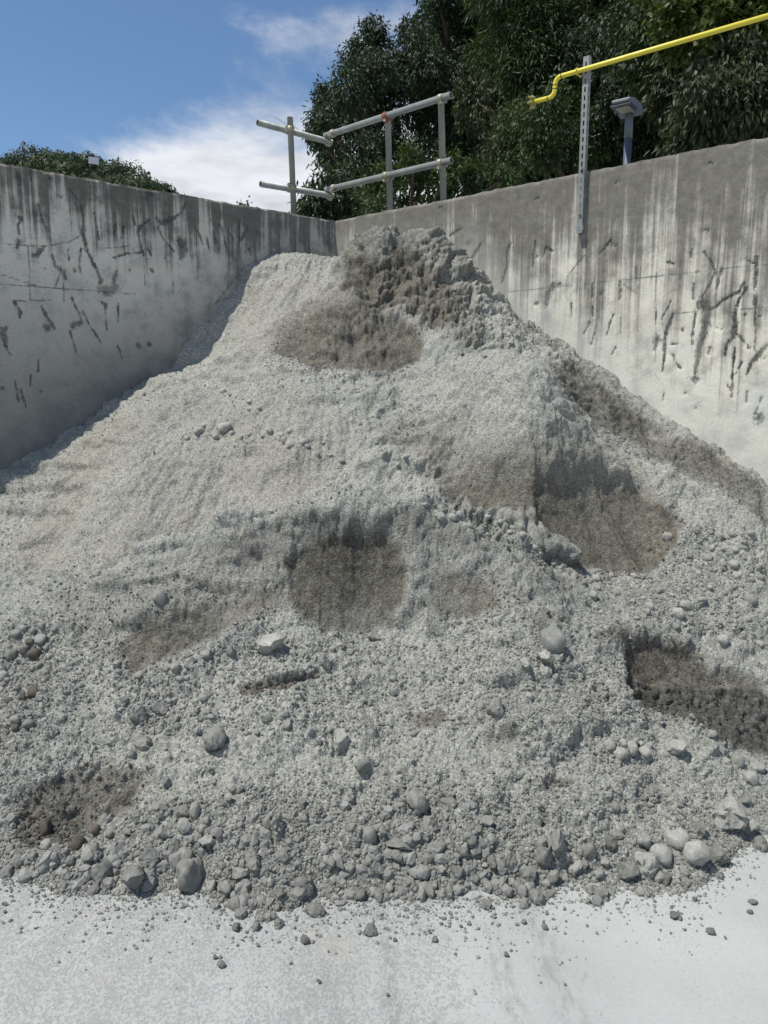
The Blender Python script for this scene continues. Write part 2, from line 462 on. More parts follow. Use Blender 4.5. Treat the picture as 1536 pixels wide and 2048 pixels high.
M = dict(
    pile=mat_pile(), ground=mat_ground(),
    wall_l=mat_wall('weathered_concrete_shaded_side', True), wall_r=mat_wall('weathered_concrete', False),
    grain=mat_stone('stone_grain', (0.29, 0.294, 0.264), (0.41, 0.405, 0.36), vary=0.24),
    pebble=mat_stone('pale_pebble', (0.29, 0.292, 0.268), (0.40, 0.396, 0.358)),
    rock=mat_stone('grey_rock', (0.20, 0.203, 0.186), (0.30, 0.30, 0.272)),
    white=mat_stone('white_rock', (0.36, 0.356, 0.32), (0.50, 0.49, 0.44), vary=0.08),
    brown=mat_stone('brown_stone', (0.125, 0.105, 0.082), (0.19, 0.165, 0.135)),
    clod=mat_stone('dark_clod', (0.085, 0.080, 0.068), (0.15, 0.14, 0.118)),
    galv=mat_plain('galvanised_tube', (0.30, 0.32, 0.30), 0.55, 0.25, 0.4, (0.20, 0.215, 0.198), 9, (1, 1, 0.3)),
    clampm=mat_plain('clamp_steel', (0.36, 0.34, 0.25), 0.5, 0.4, 0.5, (0.24, 0.22, 0.16), 30),
    rust=mat_plain('rusty_clamp', (0.28, 0.10, 0.07), 0.75, 0.1, 0.3, (0.14, 0.06, 0.045), 40),
    angle=mat_plain('galvanised_angle', (0.27, 0.285, 0.275), 0.6, 0.25, 0.4, (0.17, 0.18, 0.172), 18, (1, 1, 0.4)),
    yellow=mat_plain('yellow_paint', (0.72, 0.63, 0.055), 0.38, 0, 0.5, (0.64, 0.55, 0.05), 7),
    dullyellow=mat_plain('dull_yellow', (0.34, 0.31, 0.10), 0.7, 0, 0.3, (0.24, 0.22, 0.08), 14),
    bandm=mat_plain('dark_band', (0.10, 0.09, 0.03), 0.7),
    lamp=mat_plain('grey_lamp_paint', (0.15, 0.175, 0.20), 0.5, 0.1, 0.4, (0.12, 0.14, 0.16), 10),
    lampdark=mat_plain('dark_lamp_body', (0.055, 0.062, 0.07), 0.5, 0.1),
    lamppost=mat_plain('shade_toned_post', (0.085, 0.10, 0.135), 0.5, 0.1, 0.5, (0.07, 0.085, 0.11), 8),
    lens=mat_plain('led_panel', (0.33, 0.33, 0.25), 0.25, 0.0, 0.6, (0.16, 0.16, 0.12), 60),
    bark=mat_plain('bark', (0.075, 0.058, 0.042), 0.9, 0, 0.2, (0.04, 0.032, 0.025), 14, (1, 1, 0.2), 0.02),
    wire=mat_plain('tie_wire', (0.30, 0.28, 0.25), 0.5, 0.6),
    panel=mat_plain('white_panel', (0.42, 0.46, 0.52), 0.6, 0, 0.4, (0.38, 0.42, 0.48), 1.5),
    hill=mat_plain('woodland_floor', (0.035, 0.048, 0.022), 0.95, 0, 0.1),
    leaf_dark=mat_leaf('dark_evergreen_leaf', (0.018, 0.0312, 0.0164), (0.0328, 0.0541, 0.0246), (0.0697, 0.0943, 0.0451)),
    leaf_mid=mat_leaf('green_leaf', (0.023, 0.0426, 0.0148), (0.0451, 0.0754, 0.023), (0.0902, 0.123, 0.041)),
    leaf_vine=mat_leaf('vine_leaf', (0.050, 0.070, 0.018), (0.105, 0.135, 0.032), (0.19, 0.22, 0.06), 0.5, 0.3),
    leaf_olive=mat_leaf('olive_leaf', (0.024, 0.037, 0.015), (0.048, 0.064, 0.026), (0.10, 0.112, 0.055)),
    leaf_far=mat_leaf('far_woodland_leaf', (0.022, 0.038, 0.016), (0.045, 0.070, 0.024), (0.10, 0.12, 0.045), 0.6),
)

# ------------------------------------------------------------------ ground
gm = mesh_np('ground', [(-900, -900, 0), (900, -900, 0), (900, 900, 0), (-900, 900, 0)], [(0, 1, 2, 3)])
tag(link('ground', gm, M['ground']), kind='structure')

# ------------------------------------------------------------------ the heap: heights read off the photograph column by column
COLS = {
    0: [(943, 'L'), (1000, 4.5), (1060, 4.25), (1110, 4.05), (1160, 3.78), (1168, 3.55), (1230, 3.3), (1300, 3.1), (1400, 2.88), (1500, 2.68), (1600, 2.5), (1700, 2.33)],
    110: [(873, 'L'), (930, 4.75), (1000, 4.4), (1080, 4.1), (1140, 3.85), (1155, 3.5), (1230, 3.25), (1300, 3.08), (1400, 2.86), (1500, 2.65), (1560, 2.55), (1620, 2.49), (1700, 2.3)],
    230: [(795, 'L'), (850, 4.85), (900, 4.55), (1000, 4.12), (1080, 3.88), (1135, 3.72), (1140, 3.42), (1200, 3.25), (1300, 3.05), (1400, 2.84), (1500, 2.63), (1560, 2.52), (1620, 2.46), (1680, 2.33), (1740, 2.23)],
    320: [(742, 'L'), (760, 5.35), (800, 5.05), (850, 4.72), (900, 4.48), (1000, 4.1), (1060, 3.9), (1105, 3.74), (1108, 3.42), (1160, 3.28), (1230, 3.12), (1310, 3.0), (1350, 2.93), (1400, 2.82), (1500, 2.62), (1600, 2.44), (1700, 2.27), (1760, 2.19)],
    420: [(625, 'L'), (690, 5.75), (750, 5.25), (800, 4.95), (850, 4.68), (868, 4.52), (900, 4.42), (1000, 4.05), (1070, 3.8), (1073, 3.42), (1130, 3.27), (1190, 3.18), (1265, 3.05), (1350, 2.9), (1400, 2.81), (1500, 2.61), (1600, 2.43), (1700, 2.27), (1780, 2.16)],
    500: [(528, 'L'), (610, 5.9), (680, 5.4), (720, 5.15), (750, 4.95), (800, 4.7), (850, 4.45), (870, 4.32), (920, 4.2), (1000, 3.95), (1045, 3.78), (1047, 3.42), (1090, 3.29), (1160, 3.2), (1225, 3.1), (1300, 2.98), (1340, 2.91), (1400, 2.78), (1500, 2.6), (1600, 2.42), (1700, 2.26), (1800, 2.13)],
    600: [(515, 6.3), (560, 6.0), (600, 5.65), (650, 5.08), (690, 4.88), (725, 4.77), (735, 4.68), (800, 4.45), (850, 4.25), (890, 4.08), (950, 3.95), (1000, 3.82), (1022, 3.72), (1030, 3.42), (1065, 3.31), (1150, 3.22), (1235, 3.13), (1300, 2.97), (1370, 2.85), (1400, 2.78), (1500, 2.6), (1600, 2.42), (1700, 2.26), (1800, 2.12)],
    680: [(515, 5.95), (560, 5.45), (600, 5.08), (650, 4.86), (700, 4.76), (740, 4.68), (750, 4.6), (800, 4.44), (850, 4.26), (900, 4.1), (960, 3.92), (1005, 3.78), (1020, 3.42), (1060, 3.3), (1150, 3.24), (1252, 3.15), (1300, 3.02), (1400, 2.8), (1500, 2.61), (1600, 2.42), (1700, 2.25), (1805, 2.1)],
    750: [(463, 5.6), (500, 5.42), (560, 5.2), (600, 5.0), (650, 4.87), (700, 4.76), (748, 4.67), (758, 4.58), (800, 4.43), (850, 4.26), (900, 4.1), (960, 3.92), (1000, 3.78), (1018, 3.42), (1055, 3.3), (1150, 3.24), (1258, 3.15), (1300, 3.04), (1400, 2.81), (1500, 2.61), (1600, 2.42), (1700, 2.25), (1808, 2.1)],
    840: [(463, 5.55), (500, 5.4), (560, 5.2), (620, 5.0), (660, 4.84), (700, 4.72), (720, 4.64), (770, 4.42), (850, 4.22), (900, 4.08), (940, 3.97), (985, 3.83), (1012, 3.7), (1018, 3.42), (1070, 3.31), (1130, 3.24), (1225, 3.15), (1300, 3.02), (1400, 2.81), (1500, 2.61), (1600, 2.42), (1700, 2.25), (1815, 2.09)],
    920: [(525, 5.55), (580, 5.25), (640, 4.98), (655, 4.85), (690, 4.66), (735, 4.45), (800, 4.3), (850, 4.17), (900, 4.06), (960, 3.92), (1005, 3.75), (1030, 3.62), (1040, 3.42), (1090, 3.31), (1150, 3.22), (1235, 3.13), (1300, 3.0), (1400, 2.8), (1500, 2.61), (1600, 2.42), (1700, 2.25), (1812, 2.1)],
    1000: [(590, 'R'), (650, 5.05), (700, 4.68), (735, 4.4), (800, 4.17), (850, 4.02), (920, 3.84), (1000, 3.72), (1055, 3.58), (1070, 3.42), (1120, 3.28), (1200, 3.12), (1300, 2.95), (1400, 2.78), (1500, 2.6), (1600, 2.42), (1700, 2.25), (1810, 2.1)],
    1080: [(650, 'R'), (690, 5.0), (730, 4.6), (760, 4.35), (800, 4.12), (850, 3.94), (950, 3.73), (1050, 3.6), (1098, 3.58), (1112, 3.42), (1160, 3.25), (1250, 3.05), (1300, 2.95), (1400, 2.77), (1500, 2.59), (1600, 2.42), (1700, 2.25), (1795, 2.12)],
    1150: [(705, 'R'), (740, 4.85), (780, 4.5), (815, 4.25), (870, 4.05), (950, 3.88), (1050, 3.74), (1125, 3.64), (1140, 3.56), (1200, 3.28), (1300, 3.0), (1400, 2.8), (1500, 2.61), (1600, 2.43), (1700, 2.27), (1768, 2.17)],
    1210: [(745, 'R'), (800, 4.75), (850, 4.55), (890, 4.2), (950, 4.0), (1050, 3.84), (1140, 3.72), (1155, 3.64), (1220, 3.32), (1300, 3.05), (1400, 2.82), (1500, 2.62), (1600, 2.44), (1700, 2.27), (1768, 2.17)],
    1290: [(810, 'R'), (860, 4.6), (905, 4.4), (945, 4.24), (980, 4.12), (1050, 3.95), (1125, 3.8), (1140, 3.68), (1200, 3.42), (1280, 3.18), (1320, 3.12), (1400, 3.02), (1425, 2.9), (1500, 2.66), (1600, 2.46), (1700, 2.28), (1768, 2.17)],
    1370: [(860, 'R'), (900, 4.45), (945, 4.3), (1000, 4.08), (1040, 3.92), (1060, 3.88), (1150, 3.6), (1230, 3.38), (1290, 3.24), (1340, 3.16), (1420, 3.05), (1450, 2.92), (1520, 2.68), (1600, 2.5), (1700, 2.3), (1768, 2.18)],
    1450: [(890, 'R'), (940, 4.3), (985, 4.14), (1050, 3.95), (1150, 3.66), (1240, 3.42), (1320, 3.26), (1380, 3.15), (1450, 3.02), (1490, 2.88), (1550, 2.7), (1640, 2.48), (1738, 2.28)],
    1536: [(955, 'R'), (1000, 4.05), (1050, 3.9), (1150, 3.64), (1250, 3.42), (1340, 3.25), (1400, 3.14), (1480, 3.0), (1520, 2.86), (1580, 2.7), (1655, 2.51)],
}
ctrl = []
for px, lst in COLS.items():
    prev = None
    for py, D in lst:
        p = wallL(px, py) if D == 'L' else wallR(px, py) if D == 'R' else at(px, py, D)
        if prev is not None and prev[1] - p[1] > 0.2 and 3.35 < p[1] < 3.6 and 180 < px < 960:   # hidden dip behind the front ridge
            q = 0.5 * (prev + p); q[2] -= 0.07; ctrl.append(q)
        ctrl.append(p); prev = p
for px, py in [(501, 527), (437, 602), (389, 668), (275, 768), (170, 832), (60, 905)]: ctrl.append(wallL(px, py))
for px, py in [(945, 535), (1045, 625), (1130, 690), (1250, 785), (1330, 838), (1410, 875), (1500, 930)]: ctrl.append(wallR(px, py))
for px, py, D in [(540, 521, 6.35), (570, 514, 6.3), (640, 521, 6.3), (665, 532, 6.5), (690, 517, 5.85), (715, 484, 5.68), (780, 470, 5.6), (820, 474, 5.58), (870, 474, 5.55), (900, 502, 5.55),
                  (540, 600, 5.75), (540, 650, 5.35), (550, 700, 4.98), (640, 560, 5.9), (640, 600, 5.45), (705, 545, 5.5),
                  (960, 560, 5.5), (960, 640, 5.0), (960, 655, 4.9), (1040, 640, 5.4), (960, 730, 4.42), (1040, 745, 4.37),
                  (1130, 795, 4.35), (1180, 850, 4.25), (1250, 925, 4.12), (1330, 1010, 3.97), (1362, 1046, 3.94),
                  (1345, 1085, 3.84), (1250, 1135, 3.72), (1250, 1050, 3.88), (1300, 1040, 3.97), (1250, 970, 4.06), (1320, 1060, 3.92),
                  (160, 1560, 2.56), (160, 1640, 2.48), (160, 1690, 2.34), (1260, 1300, 3.1), (1262, 1390, 2.88), (1330, 1290, 3.2)]:
    ctrl.append(at(px, py, D))
ctrl += [P0 * [1, 1, 0] + [0, 0, 2.6], np.array([-0.05, 6.15, 2.52]), np.array([0.25, 5.95, 2.5])]
TOE = [(0, 1752), (60, 1765), (180, 1788), (260, 1795), (330, 1785), (400, 1788), (440, 1808), (520, 1826), (570, 1822), (640, 1802), (700, 1792), (780, 1800), (850, 1808),
       (930, 1806), (1000, 1800), (1090, 1788), (1150, 1768), (1260, 1770), (1330, 1782), (1400, 1770), (1440, 1742), (1490, 1700), (1536, 1658)]
for px, py in TOE:
    ctrl.append(atz(px, py, 0)); q = atz(px, py + 60, 0); q[2] = -0.03; ctrl.append(q); q = atz(px, min(py + 220, 2300), 0); q[2] = -0.08; ctrl.append(q)
aL = math.atan2(dL[1], dL[0]); aR = math.atan2(dR[1], dR[0])
for k in range(13):                                 # outside the frame it runs on as the same cone
    aa = (aL % (2 * math.pi)) + ((aR % (2 * math.pi)) - (aL % (2 * math.pi))) * k / 12
    for r in (1.6, 2.2, 2.8, 3.4, 4.0, 4.6, 5.0, 5.5, 6.2):
        x = G0[0] + math.cos(aa) * r; y = G0[1] + math.sin(aa) * r
        if abs(x) > 0.512 * y + 0.22:
            ctrl.append(np.array([x, y, 2.62 * (1 - r / 4.62) if r < 4.62 else -0.02 - 0.05 * (r - 4.62)]))
ctrl = np.array(ctrl)
RC = 0.06


def rbf_fit(P):
    n = len(P); r = np.hypot(P[:, None, 0] - P[None, :, 0], P[:, None, 1] - P[None, :, 1])
    A = np.zeros((n + 3, n + 3)); A[:n, :n] = np.sqrt(r * r + RC * RC) - 0.004 * np.eye(n)
    A[:n, n] = A[n, :n] = 1; A[:n, n + 1] = A[n + 1, :n] = P[:, 0]; A[:n, n + 2] = A[n + 2, :n] = P[:, 1]
    return np.linalg.lstsq(A, np.concatenate([P[:, 2], np.zeros(3)]), rcond=None)[0].astype(np.float32)


WTS = rbf_fit(ctrl)


def base_height(x, y):
    x = np.asarray(x, np.float32).ravel(); y = np.asarray(y, np.float32).ravel(); out = np.empty(len(x), np.float32)
    cx_, cy_ = ctrl[:, 0].astype(np.float32), ctrl[:, 1].astype(np.float32); n = len(ctrl)
    for i in range(0, len(x), 20000):
        a = x[i:i + 20000, None] - cx_; b_ = y[i:i + 20000, None] - cy_
        a *= a; b_ *= b_; a += b_; a += RC * RC; np.sqrt(a, out=a)
        out[i:i + 20000] = a @ WTS[:n]
    return out + WTS[n] + WTS[n + 1] * x + WTS[n + 2] * y


NR, NC, NO = 620, 820, 56
Drow = 1.86 * (7.05 / 1.86) ** (np.arange(NR) / (NR - 1))
uin = np.linspace(-1, 1, NC); uo = (np.arange(1, NO + 1) / NO) ** 1.4
XX = np.empty((NR, NC + 2 * NO)); YY = np.repeat(Drow[:, None], NC + 2 * NO, 1)
for i, D in enumerate(Drow):
    hw = 0.525 * D + 0.10; far = max(hw + 0.4, 5.6)
    XX[i, NO:NO + NC] = uin * hw; XX[i, NO + NC:] = hw + uo * (far - hw); XX[i, :NO] = -(hw + uo[::-1] * (far - hw))
sh = XX.shape
sub_i = np.arange(0, NR)
# base heights on a coarser lattice of columns would blur rims, so evaluate all of it
Z0 = base_height(XX, YY).reshape(sh).astype(np.float64)
PXX, PYY = proj(XX, YY, Z0)
win = lambda a, b, s=60: sstep(a - s, a + s, PXX) * (1 - sstep(b - s, b + s, PXX))
for px, py, D, rx, ry, amp in [(1050, 850, 4.05, 0.25, 0.21, 0.20), (990, 770, 4.30, 0.22, 0.15, 0.09), (1010, 715, 4.66, 0.32, 0.13, -0.10), (800, 800, 4.38, 0.13, 0.30, -0.08), (880, 745, 4.52, 0.10, 0.14, -0.05), (1250, 905, 4.27, 0.11, 0.14, -0.06),
                               (1175, 832, 4.42, 0.10, 0.10, -0.05), (300, 930, 4.40, 0.50, 0.42, 0.10), (600, 950, 3.98, 0.26, 0.14, -0.05), (1330, 925, 4.40, 0.16, 0.08, 0.05), (1430, 985, 4.20, 0.16, 0.08, 0.05),
                               (560, 560, 6.0, 0.25, 0.3, 0.05), (140, 1010, 4.35, 0.12, 0.5, -0.06), (760, 1500, 2.6, 0.5, 0.15, 0.03), (470, 1420, 2.75, 0.25, 0.12, 0.03), (1130, 1400, 2.8, 0.3, 0.15, 0.035)]:
    c_ = at(px, py, D); Z0 += amp * np.exp(-((XX - c_[0]) / rx) ** 2 - ((YY - c_[1]) / ry) ** 2)
Z0 += (0.085 * np.exp(-((YY - 3.38) / 0.08) ** 2) - 0.13 * np.exp(-((YY - 3.62) / 0.10) ** 2)) * win(250, 950)
PXX, PYY = proj(XX, YY, Z0)

WIG = 40 * fbm(XX, YY, 4.5, 3, 0.6, 3) + 26 * fbm(XX, YY, 17, 4, 0.65, 4)


def zone(P, d0, d1, soft=6, wig=1.0, top=None):
    """mask of an outline; the upper rim may fade over a wider band than the lower one"""
    P = np.asarray(P, float); m = np.zeros(sh)
    k = (PXX > P[:, 0].min() - 170) & (PXX < P[:, 0].max() + 170) & (PYY > P[:, 1].min() - 170) & (PYY < P[:, 1].max() + 170) & (YY > d0) & (YY < d1)
    if not k.any(): return m
    sd = poly_sd(PXX[k], PYY[k], P); v = np.clip((PYY[k] - P[:, 1].min()) / (P[:, 1].max() - P[:, 1].min()), 0, 1)
    s_ = soft + ((soft if top is None else top) - soft) * (1 - v) ** 1.5
    m[k] = sstep(0, 1, 0.5 + 0.5 * (sd + wig * WIG[k] * (0.35 + 0.65 * (1 - v))) / s_)
    return m


Z_SUM_A = [(690, 575), (705, 520), (745, 502), (800, 505), (850, 520), (890, 548), (920, 590), (930, 630), (910, 655), (870, 655), (830, 640), (790, 612), (740, 600)]
Z_SUM_B = [(530, 698), (560, 655), (620, 615), (700, 585), (770, 600), (835, 655), (855, 690), (835, 720), (790, 742), (735, 749), (680, 746), (620, 728), (570, 712)]
Z_E = [(900, 985), (905, 910), (960, 880), (1060, 862), (1150, 872), (1250, 945), (1325, 1005), (1362, 1046), (1345, 1085), (1300, 1130), (1215, 1143), (1150, 1130), (1072, 1099), (1000, 1052), (925, 1008)]
Z_E2 = [(760, 880), (790, 850), (860, 830), (920, 850), (905, 985), (850, 940)]
Z_G1 = [(600, 1092), (640, 1062), (700, 1052), (765, 1058), (800, 1095), (812, 1150), (808, 1200), (782, 1240), (740, 1263), (660, 1256), (610, 1236), (575, 1192), (570, 1120)]
Z_G2 = [(860, 1140), (900, 1122), (1000, 1160), (1012, 1215), (950, 1236), (860, 1226)]
Z_G3 = [(258, 1262), (330, 1232), (440, 1200), (540, 1170), (562, 1196), (470, 1246), (380, 1292), (300, 1332), (265, 1352), (248, 1312)]
Z_LEDGE = [(480, 1372), (560, 1352), (640, 1330), (656, 1350), (520, 1386), (485, 1388)]
Z_G4 = [(1255, 1290), (1330, 1278), (1400, 1298), (1440, 1330), (1540, 1375), (1540, 1500), (1440, 1482), (1380, 1452), (1300, 1420), (1262, 1392)]
Z_G4D = [(1270, 1370), (1400, 1372), (1540, 1385), (1540, 1520), (1440, 1492), (1380, 1456), (1300, 1422)]
Z_I = [(48, 1605), (140, 1562), (210, 1545), (282, 1552), (262, 1612), (200, 1640), (150, 1692), (60, 1692), (38, 1640)]
Z_STRIP = [(1100, 735), (1160, 722), (1240, 800), (1330, 862), (1420, 885), (1545, 965), (1545, 1045), (1450, 990), (1350, 930), (1200, 842), (1130, 790)]
Z_TAN = [(330, 775), (480, 780), (640, 800), (720, 860), (640, 985), (420, 1066), (230, 1134), (40, 1152), (20, 1122), (90, 990), (160, 870)]
Z_TAN2 = [(500, 560), (640, 545), (690, 600), (560, 660), (500, 720), (420, 740), (470, 650)]
Z_TAN3 = [(330, 1180), (480, 1110), (580, 1080), (575, 1190), (440, 1205), (340, 1235)]
Z_SMALL = [([(840, 1432), (885, 1428), (880, 1446), (850, 1450)], 0.5), ([(1080, 1560), (1130, 1552), (1150, 1575), (1100, 1585)], 0.45), ([(960, 1460), (1040, 1455), (1050, 1490), (980, 1500)], 0.28),
           ([(1180, 1260), (1250, 1255), (1255, 1282), (1190, 1285)], 0.4), ([(1030, 1220), (1130, 1215), (1140, 1245), (1050, 1250)], 0.25)]
summA, summB = zone(Z_SUM_A, 4.4, 5.9, 9, 1.6, 26), zone(Z_SUM_B, 4.4, 5.6, 5, 1.0, 40)
mE, mE2 = zone(Z_E, 3.4, 4.35, 5, 1.0, 70), zone(Z_E2, 3.5, 4.5, 16, 1, 40)
g1, g2, g3, g4 = zone(Z_G1, 2.95, 3.5, 6, 1.6, 40), zone(Z_G2, 2.95, 3.5, 8, 1.5, 60), zone(Z_G3, 2.8, 3.5, 7, 1.4, 50), zone(Z_G4, 2.6, 3.5, 8, 1.4, 30)
g4d = zone(Z_G4D, 2.5, 3.4, 10); led = zone(Z_LEDGE, 2.6, 3.1, 5); mI = zone(Z_I, 2.2, 2.8, 14, 2.0, 30)
strip = zone(Z_STRIP, 3.9, 5.6, 10)
tan = np.maximum.reduce([zone(Z_TAN, 3.6, 5.4, 24, 1.5), zone(Z_TAN2, 4.6, 6.6, 24), zone(Z_TAN3, 3.0, 3.5, 18) * 0.8, mE2 * 0.8])
small = sum(zone(P, 2.3, 3.4, 8, 1.5) * k for P, k in Z_SMALL)
summit = sstep(0, 1, np.clip(zone([(670, 440), (960, 440), (1000, 600), (1110, 680), (960, 700), (860, 660), (690, 600)], 4.5, 6.2, 25), 0, 1))
fadeG1 = 1 - 0.40 * sstep(1150, 1260, PYY)
moist_shade = np.maximum.reduce([summA * 0.95, summB * 0.8, summit * 0.34 * (1 - sstep(900, 1000, PXX)), mE * (0.45 + 0.55 * sstep(930, 1040, PYY)), mE2 * 0.3, g1 * 0.98 * fadeG1, g2 * 0.62, g3 * 0.66, g4 * 0.62, g4d * 0.85, led * 0.65, mI * 0.5, strip * 0.62, small])
dcrest = zone([(420, 1085), (560, 1040), (640, 1018), (830, 1012), (1000, 1072), (1040, 1120), (860, 1090), (790, 1060), (640, 1068), (560, 1120), (440, 1130)], 3.1, 3.6, 16, 1.5)  # dark band painted as shade under the front crest
front = sstep(3.62, 3.40, YY) * (XX < 1.3)
gfront = zone([(100, 1185), (230, 1148), (420, 1082), (640, 1024), (830, 1018), (1000, 1078), (1180, 1152), (1120, 1200), (1012, 1222), (860, 1235), (700, 1262), (560, 1215), (400, 1290), (250, 1340), (150, 1300)], 2.9, 3.47, 10, 0.8)  # ridge face, toned darker because it catches less light than the bench
moist_shade = np.maximum.reduce([moist_shade, dcrest * 0.36, gfront * 0.20]);  # damp ground plus the painted shade of the front ridge
th = np.arctan2(YY - G0[1], XX - G0[0]); rr = np.hypot(XX - G0[0], YY - G0[1])
streak = fbm(th * 30.0, rr * 1.6, 1.0, 4, 0.6, 15)
moist_shade = 0.02 + 0.10 * zone(Z_TAN, 3.6, 5.4, 30) * np.clip(0.5 + 3 * streak, 0, 1.5) + np.clip(moist_shade * (1.42 + 1.0 * streak + 0.9 * fbm(XX, YY, 5, 3, 0.6, 16)), 0, 1) + np.clip(0.9 * fbm(XX, YY, 2.2, 4, 0.6, 18) - 0.14, 0, 0.25)
tan = tan * np.clip(0.7 + 1.6 * fbm(XX, YY, 2.5, 4, 0.6, 17) + 0.8 * streak, 0, 1)
blotch = np.clip(0.42 + 0.25 * sstep(3.5, 3.75, YY) + 1.3 * fbm(XX, YY, 2.8, 5, 0.62, 19) + 0.5 * streak, 0, 1)  # random tone patches; ground behind the crest lightened as the better lit bench
rust = np.maximum.reduce([mI * 0.15, led * 0.3, small * 0.5, g4 * 0.25])
charc = np.maximum.reduce([g4d * 0.8, strip * 0.35, dcrest * 0.8, 0.7 * gfront * (moist_shade < 0.42)])  # cool dark tint, also for the painted crest shade
smoothz = np.clip(np.maximum.reduce([zone(Z_TAN, 3.6, 5.4, 30), mE * 0.7, zone(Z_TAN2, 4.6, 6.6, 30), g3]), 0, 1)

# steepness of the surface
gx_ = np.gradient(Z0, axis=1) / np.gradient(XX, axis=1); gy_ = (np.gradient(Z0, axis=0) - gx_ * np.gradient(XX, axis=0)) / np.gradient(YY, axis=0)
steep = sstep(1.05, 1.9, np.hypot(gx_, gy_))
# relief, laid out along the surface so that it does not stretch on steep faces
SS = np.cumsum(np.hypot(np.gradient(Z0, axis=0), np.gradient(YY, axis=0)), axis=0) + 1.9
face = np.maximum.reduce([g1, g2, g3, mE * sstep(900, 980, PYY), g4 * (1 - g4d), led])
rough = (1 - 0.45 * smoothz) * (1 - 0.78 * face)
det = 0.12 * fbm(XX, YY, 2.2, 3, 0.5, 11) * rough + 0.075 * fbm(XX, SS, 7, 4, 0.55, 12) * rough
det += 0.036 * fbm(XX, SS, 24, 3, 0.6, 13) * (0.55 + 0.45 * rough)
rill = np.maximum.reduce([smoothz, g1, g2, summB, mE])
det += (0.045 * fbm(th * 11.0, rr * 0.9, 1.0, 3, 0.6, 5) + 0.040 * streak) * (0.35 + 0.65 * rill) + 0.050 * fbm(th * 17.0 + 0.6 * fbm(XX, YY, 3, 2, 0.5, 52), rr * 1.3, 1.0, 4, 0.6, 53) * zone(Z_TAN, 3.6, 5.4, 30)
lump = 1 - np.clip(cells(XX, SS, 21, 4), 0, 1) ** 2
lump2 = 1 - np.clip(cells(XX, SS, 52, 5), 0, 1) ** 2

def clods(x, y, s, seed, frac):
    """broken lumps with flattish tilted tops on a share of the lattice cells"""
    rs = np.random.RandomState(seed); J = rs.rand(256, 256, 6).astype(np.float32); X = x * s; Y = y * s
    xi = np.floor(X).astype(np.int64); yi = np.floor(Y).astype(np.int64); out_ = np.zeros(X.shape, np.float32)
    for i in (-1, 0, 1):
        for j in (-1, 0, 1):
            q_ = J[(xi + i) & 255, (yi + j) & 255]; dx = X - (xi + i + q_[..., 0]); dy = Y - (yi + j + q_[..., 1]); a = q_[..., 5] * 6.28
            u = np.cos(a) * dx + np.sin(a) * dy; v_ = np.cos(a) * dy - np.sin(a) * dx; r_ = 0.30 + 0.28 * q_[..., 2]
            d_ = np.maximum(np.abs(u) / r_, np.abs(v_) / (r_ * 0.8)) * 0.75 + 0.25 * np.hypot(u, v_) / r_
            hgt_ = sstep(1.0, 0.62, d_) * (0.45 + 0.55 * q_[..., 3]) * (1 + 0.7 * (q_[..., 3] - .5) * u / r_ + 0.6 * (q_[..., 2] - .5) * v_ / r_) * (q_[..., 4] < frac)
            out_ = np.maximum(out_, hgt_)
    return out_


wx, wy = XX + 0.02 * fbm(XX, SS, 22, 3, 0.6, 71), SS + 0.02 * fbm(XX, SS, 22, 3, 0.6, 72)
lowm = sstep(1225, 1330, PYY) * (YY < 3.25); crestm = np.zeros(sh)
crestm = zone([(200, 1150), (420, 1075), (640, 1018), (830, 1010), (1000, 1068), (1180, 1150), (1160, 1180), (1000, 1110), (830, 1060), (640, 1065), (430, 1110), (220, 1180)], 3.1, 3.6, 16)
cm = np.clip(lowm * (0.22 + 1.3 * fbm(XX, YY, 1.7, 3, 0.6, 73) + 0.55 * sstep(1550, 1750, PYY)) + 0.12 * crestm + 0.3 * summit + 0.16, 0, 1) * rough
det += cm * (0.036 * clods(wx, wy, 11, 81, 0.30) + 0.021 * clods(wx, wy, 21, 82, 0.38) + 0.009 * clods(wx, wy, 42, 83, 0.5))
clodmask = 0.6 * np.clip(0.25 + 1.6 * fbm(XX, YY, 3.2, 3, 0.5, 21) + 0.5 * sstep(1400, 1700, PYY) * (YY < 3), 0, 1) * rough
det += 0.016 * lump * clodmask + 0.006 * lump2 * rough
lump3 = 1 - np.clip(cells(XX + 0.02 * fbm(XX, SS, 30, 2), SS, 9, 6), 0, 1) ** 2
det += summit * (0.048 * lump3 + 0.022 * lump + 0.016 * lump2 - 0.045)
det += g4d * (0.022 * lump + 0.010 * lump2)


def cut(P, d0, d1, s=5, w_=1.3):
    """how far a dug face lies behind the old surface: most under the lip, nothing at its foot"""
    ys = [q_[1] for q_ in P]; return zone(P, d0, d1, s, w_, s + 34) * (1 - 0.92 * sstep(0.35, 0.95, (PYY - min(ys)) / (max(ys) - min(ys))))



det -= (0.034 * cut(Z_G1, 2.95, 3.5) + 0.024 * cut(Z_G2, 2.95, 3.5) + 0.018 * cut(Z_G3, 2.8, 3.5) + 0.042 * cut(Z_G4, 2.6, 3.5) + 0.022 * led + 0.020 * mI
        + 0.055 * cut(Z_SUM_B, 4.4, 5.6) + 0.05 * cut(Z_SUM_A, 4.4, 5.9, 8) + 0.03 * strip)
det -= 0.050 * mE * sstep(900, 980, PYY) * (1 - 0.9 * sstep(1020, 1110, PYY))
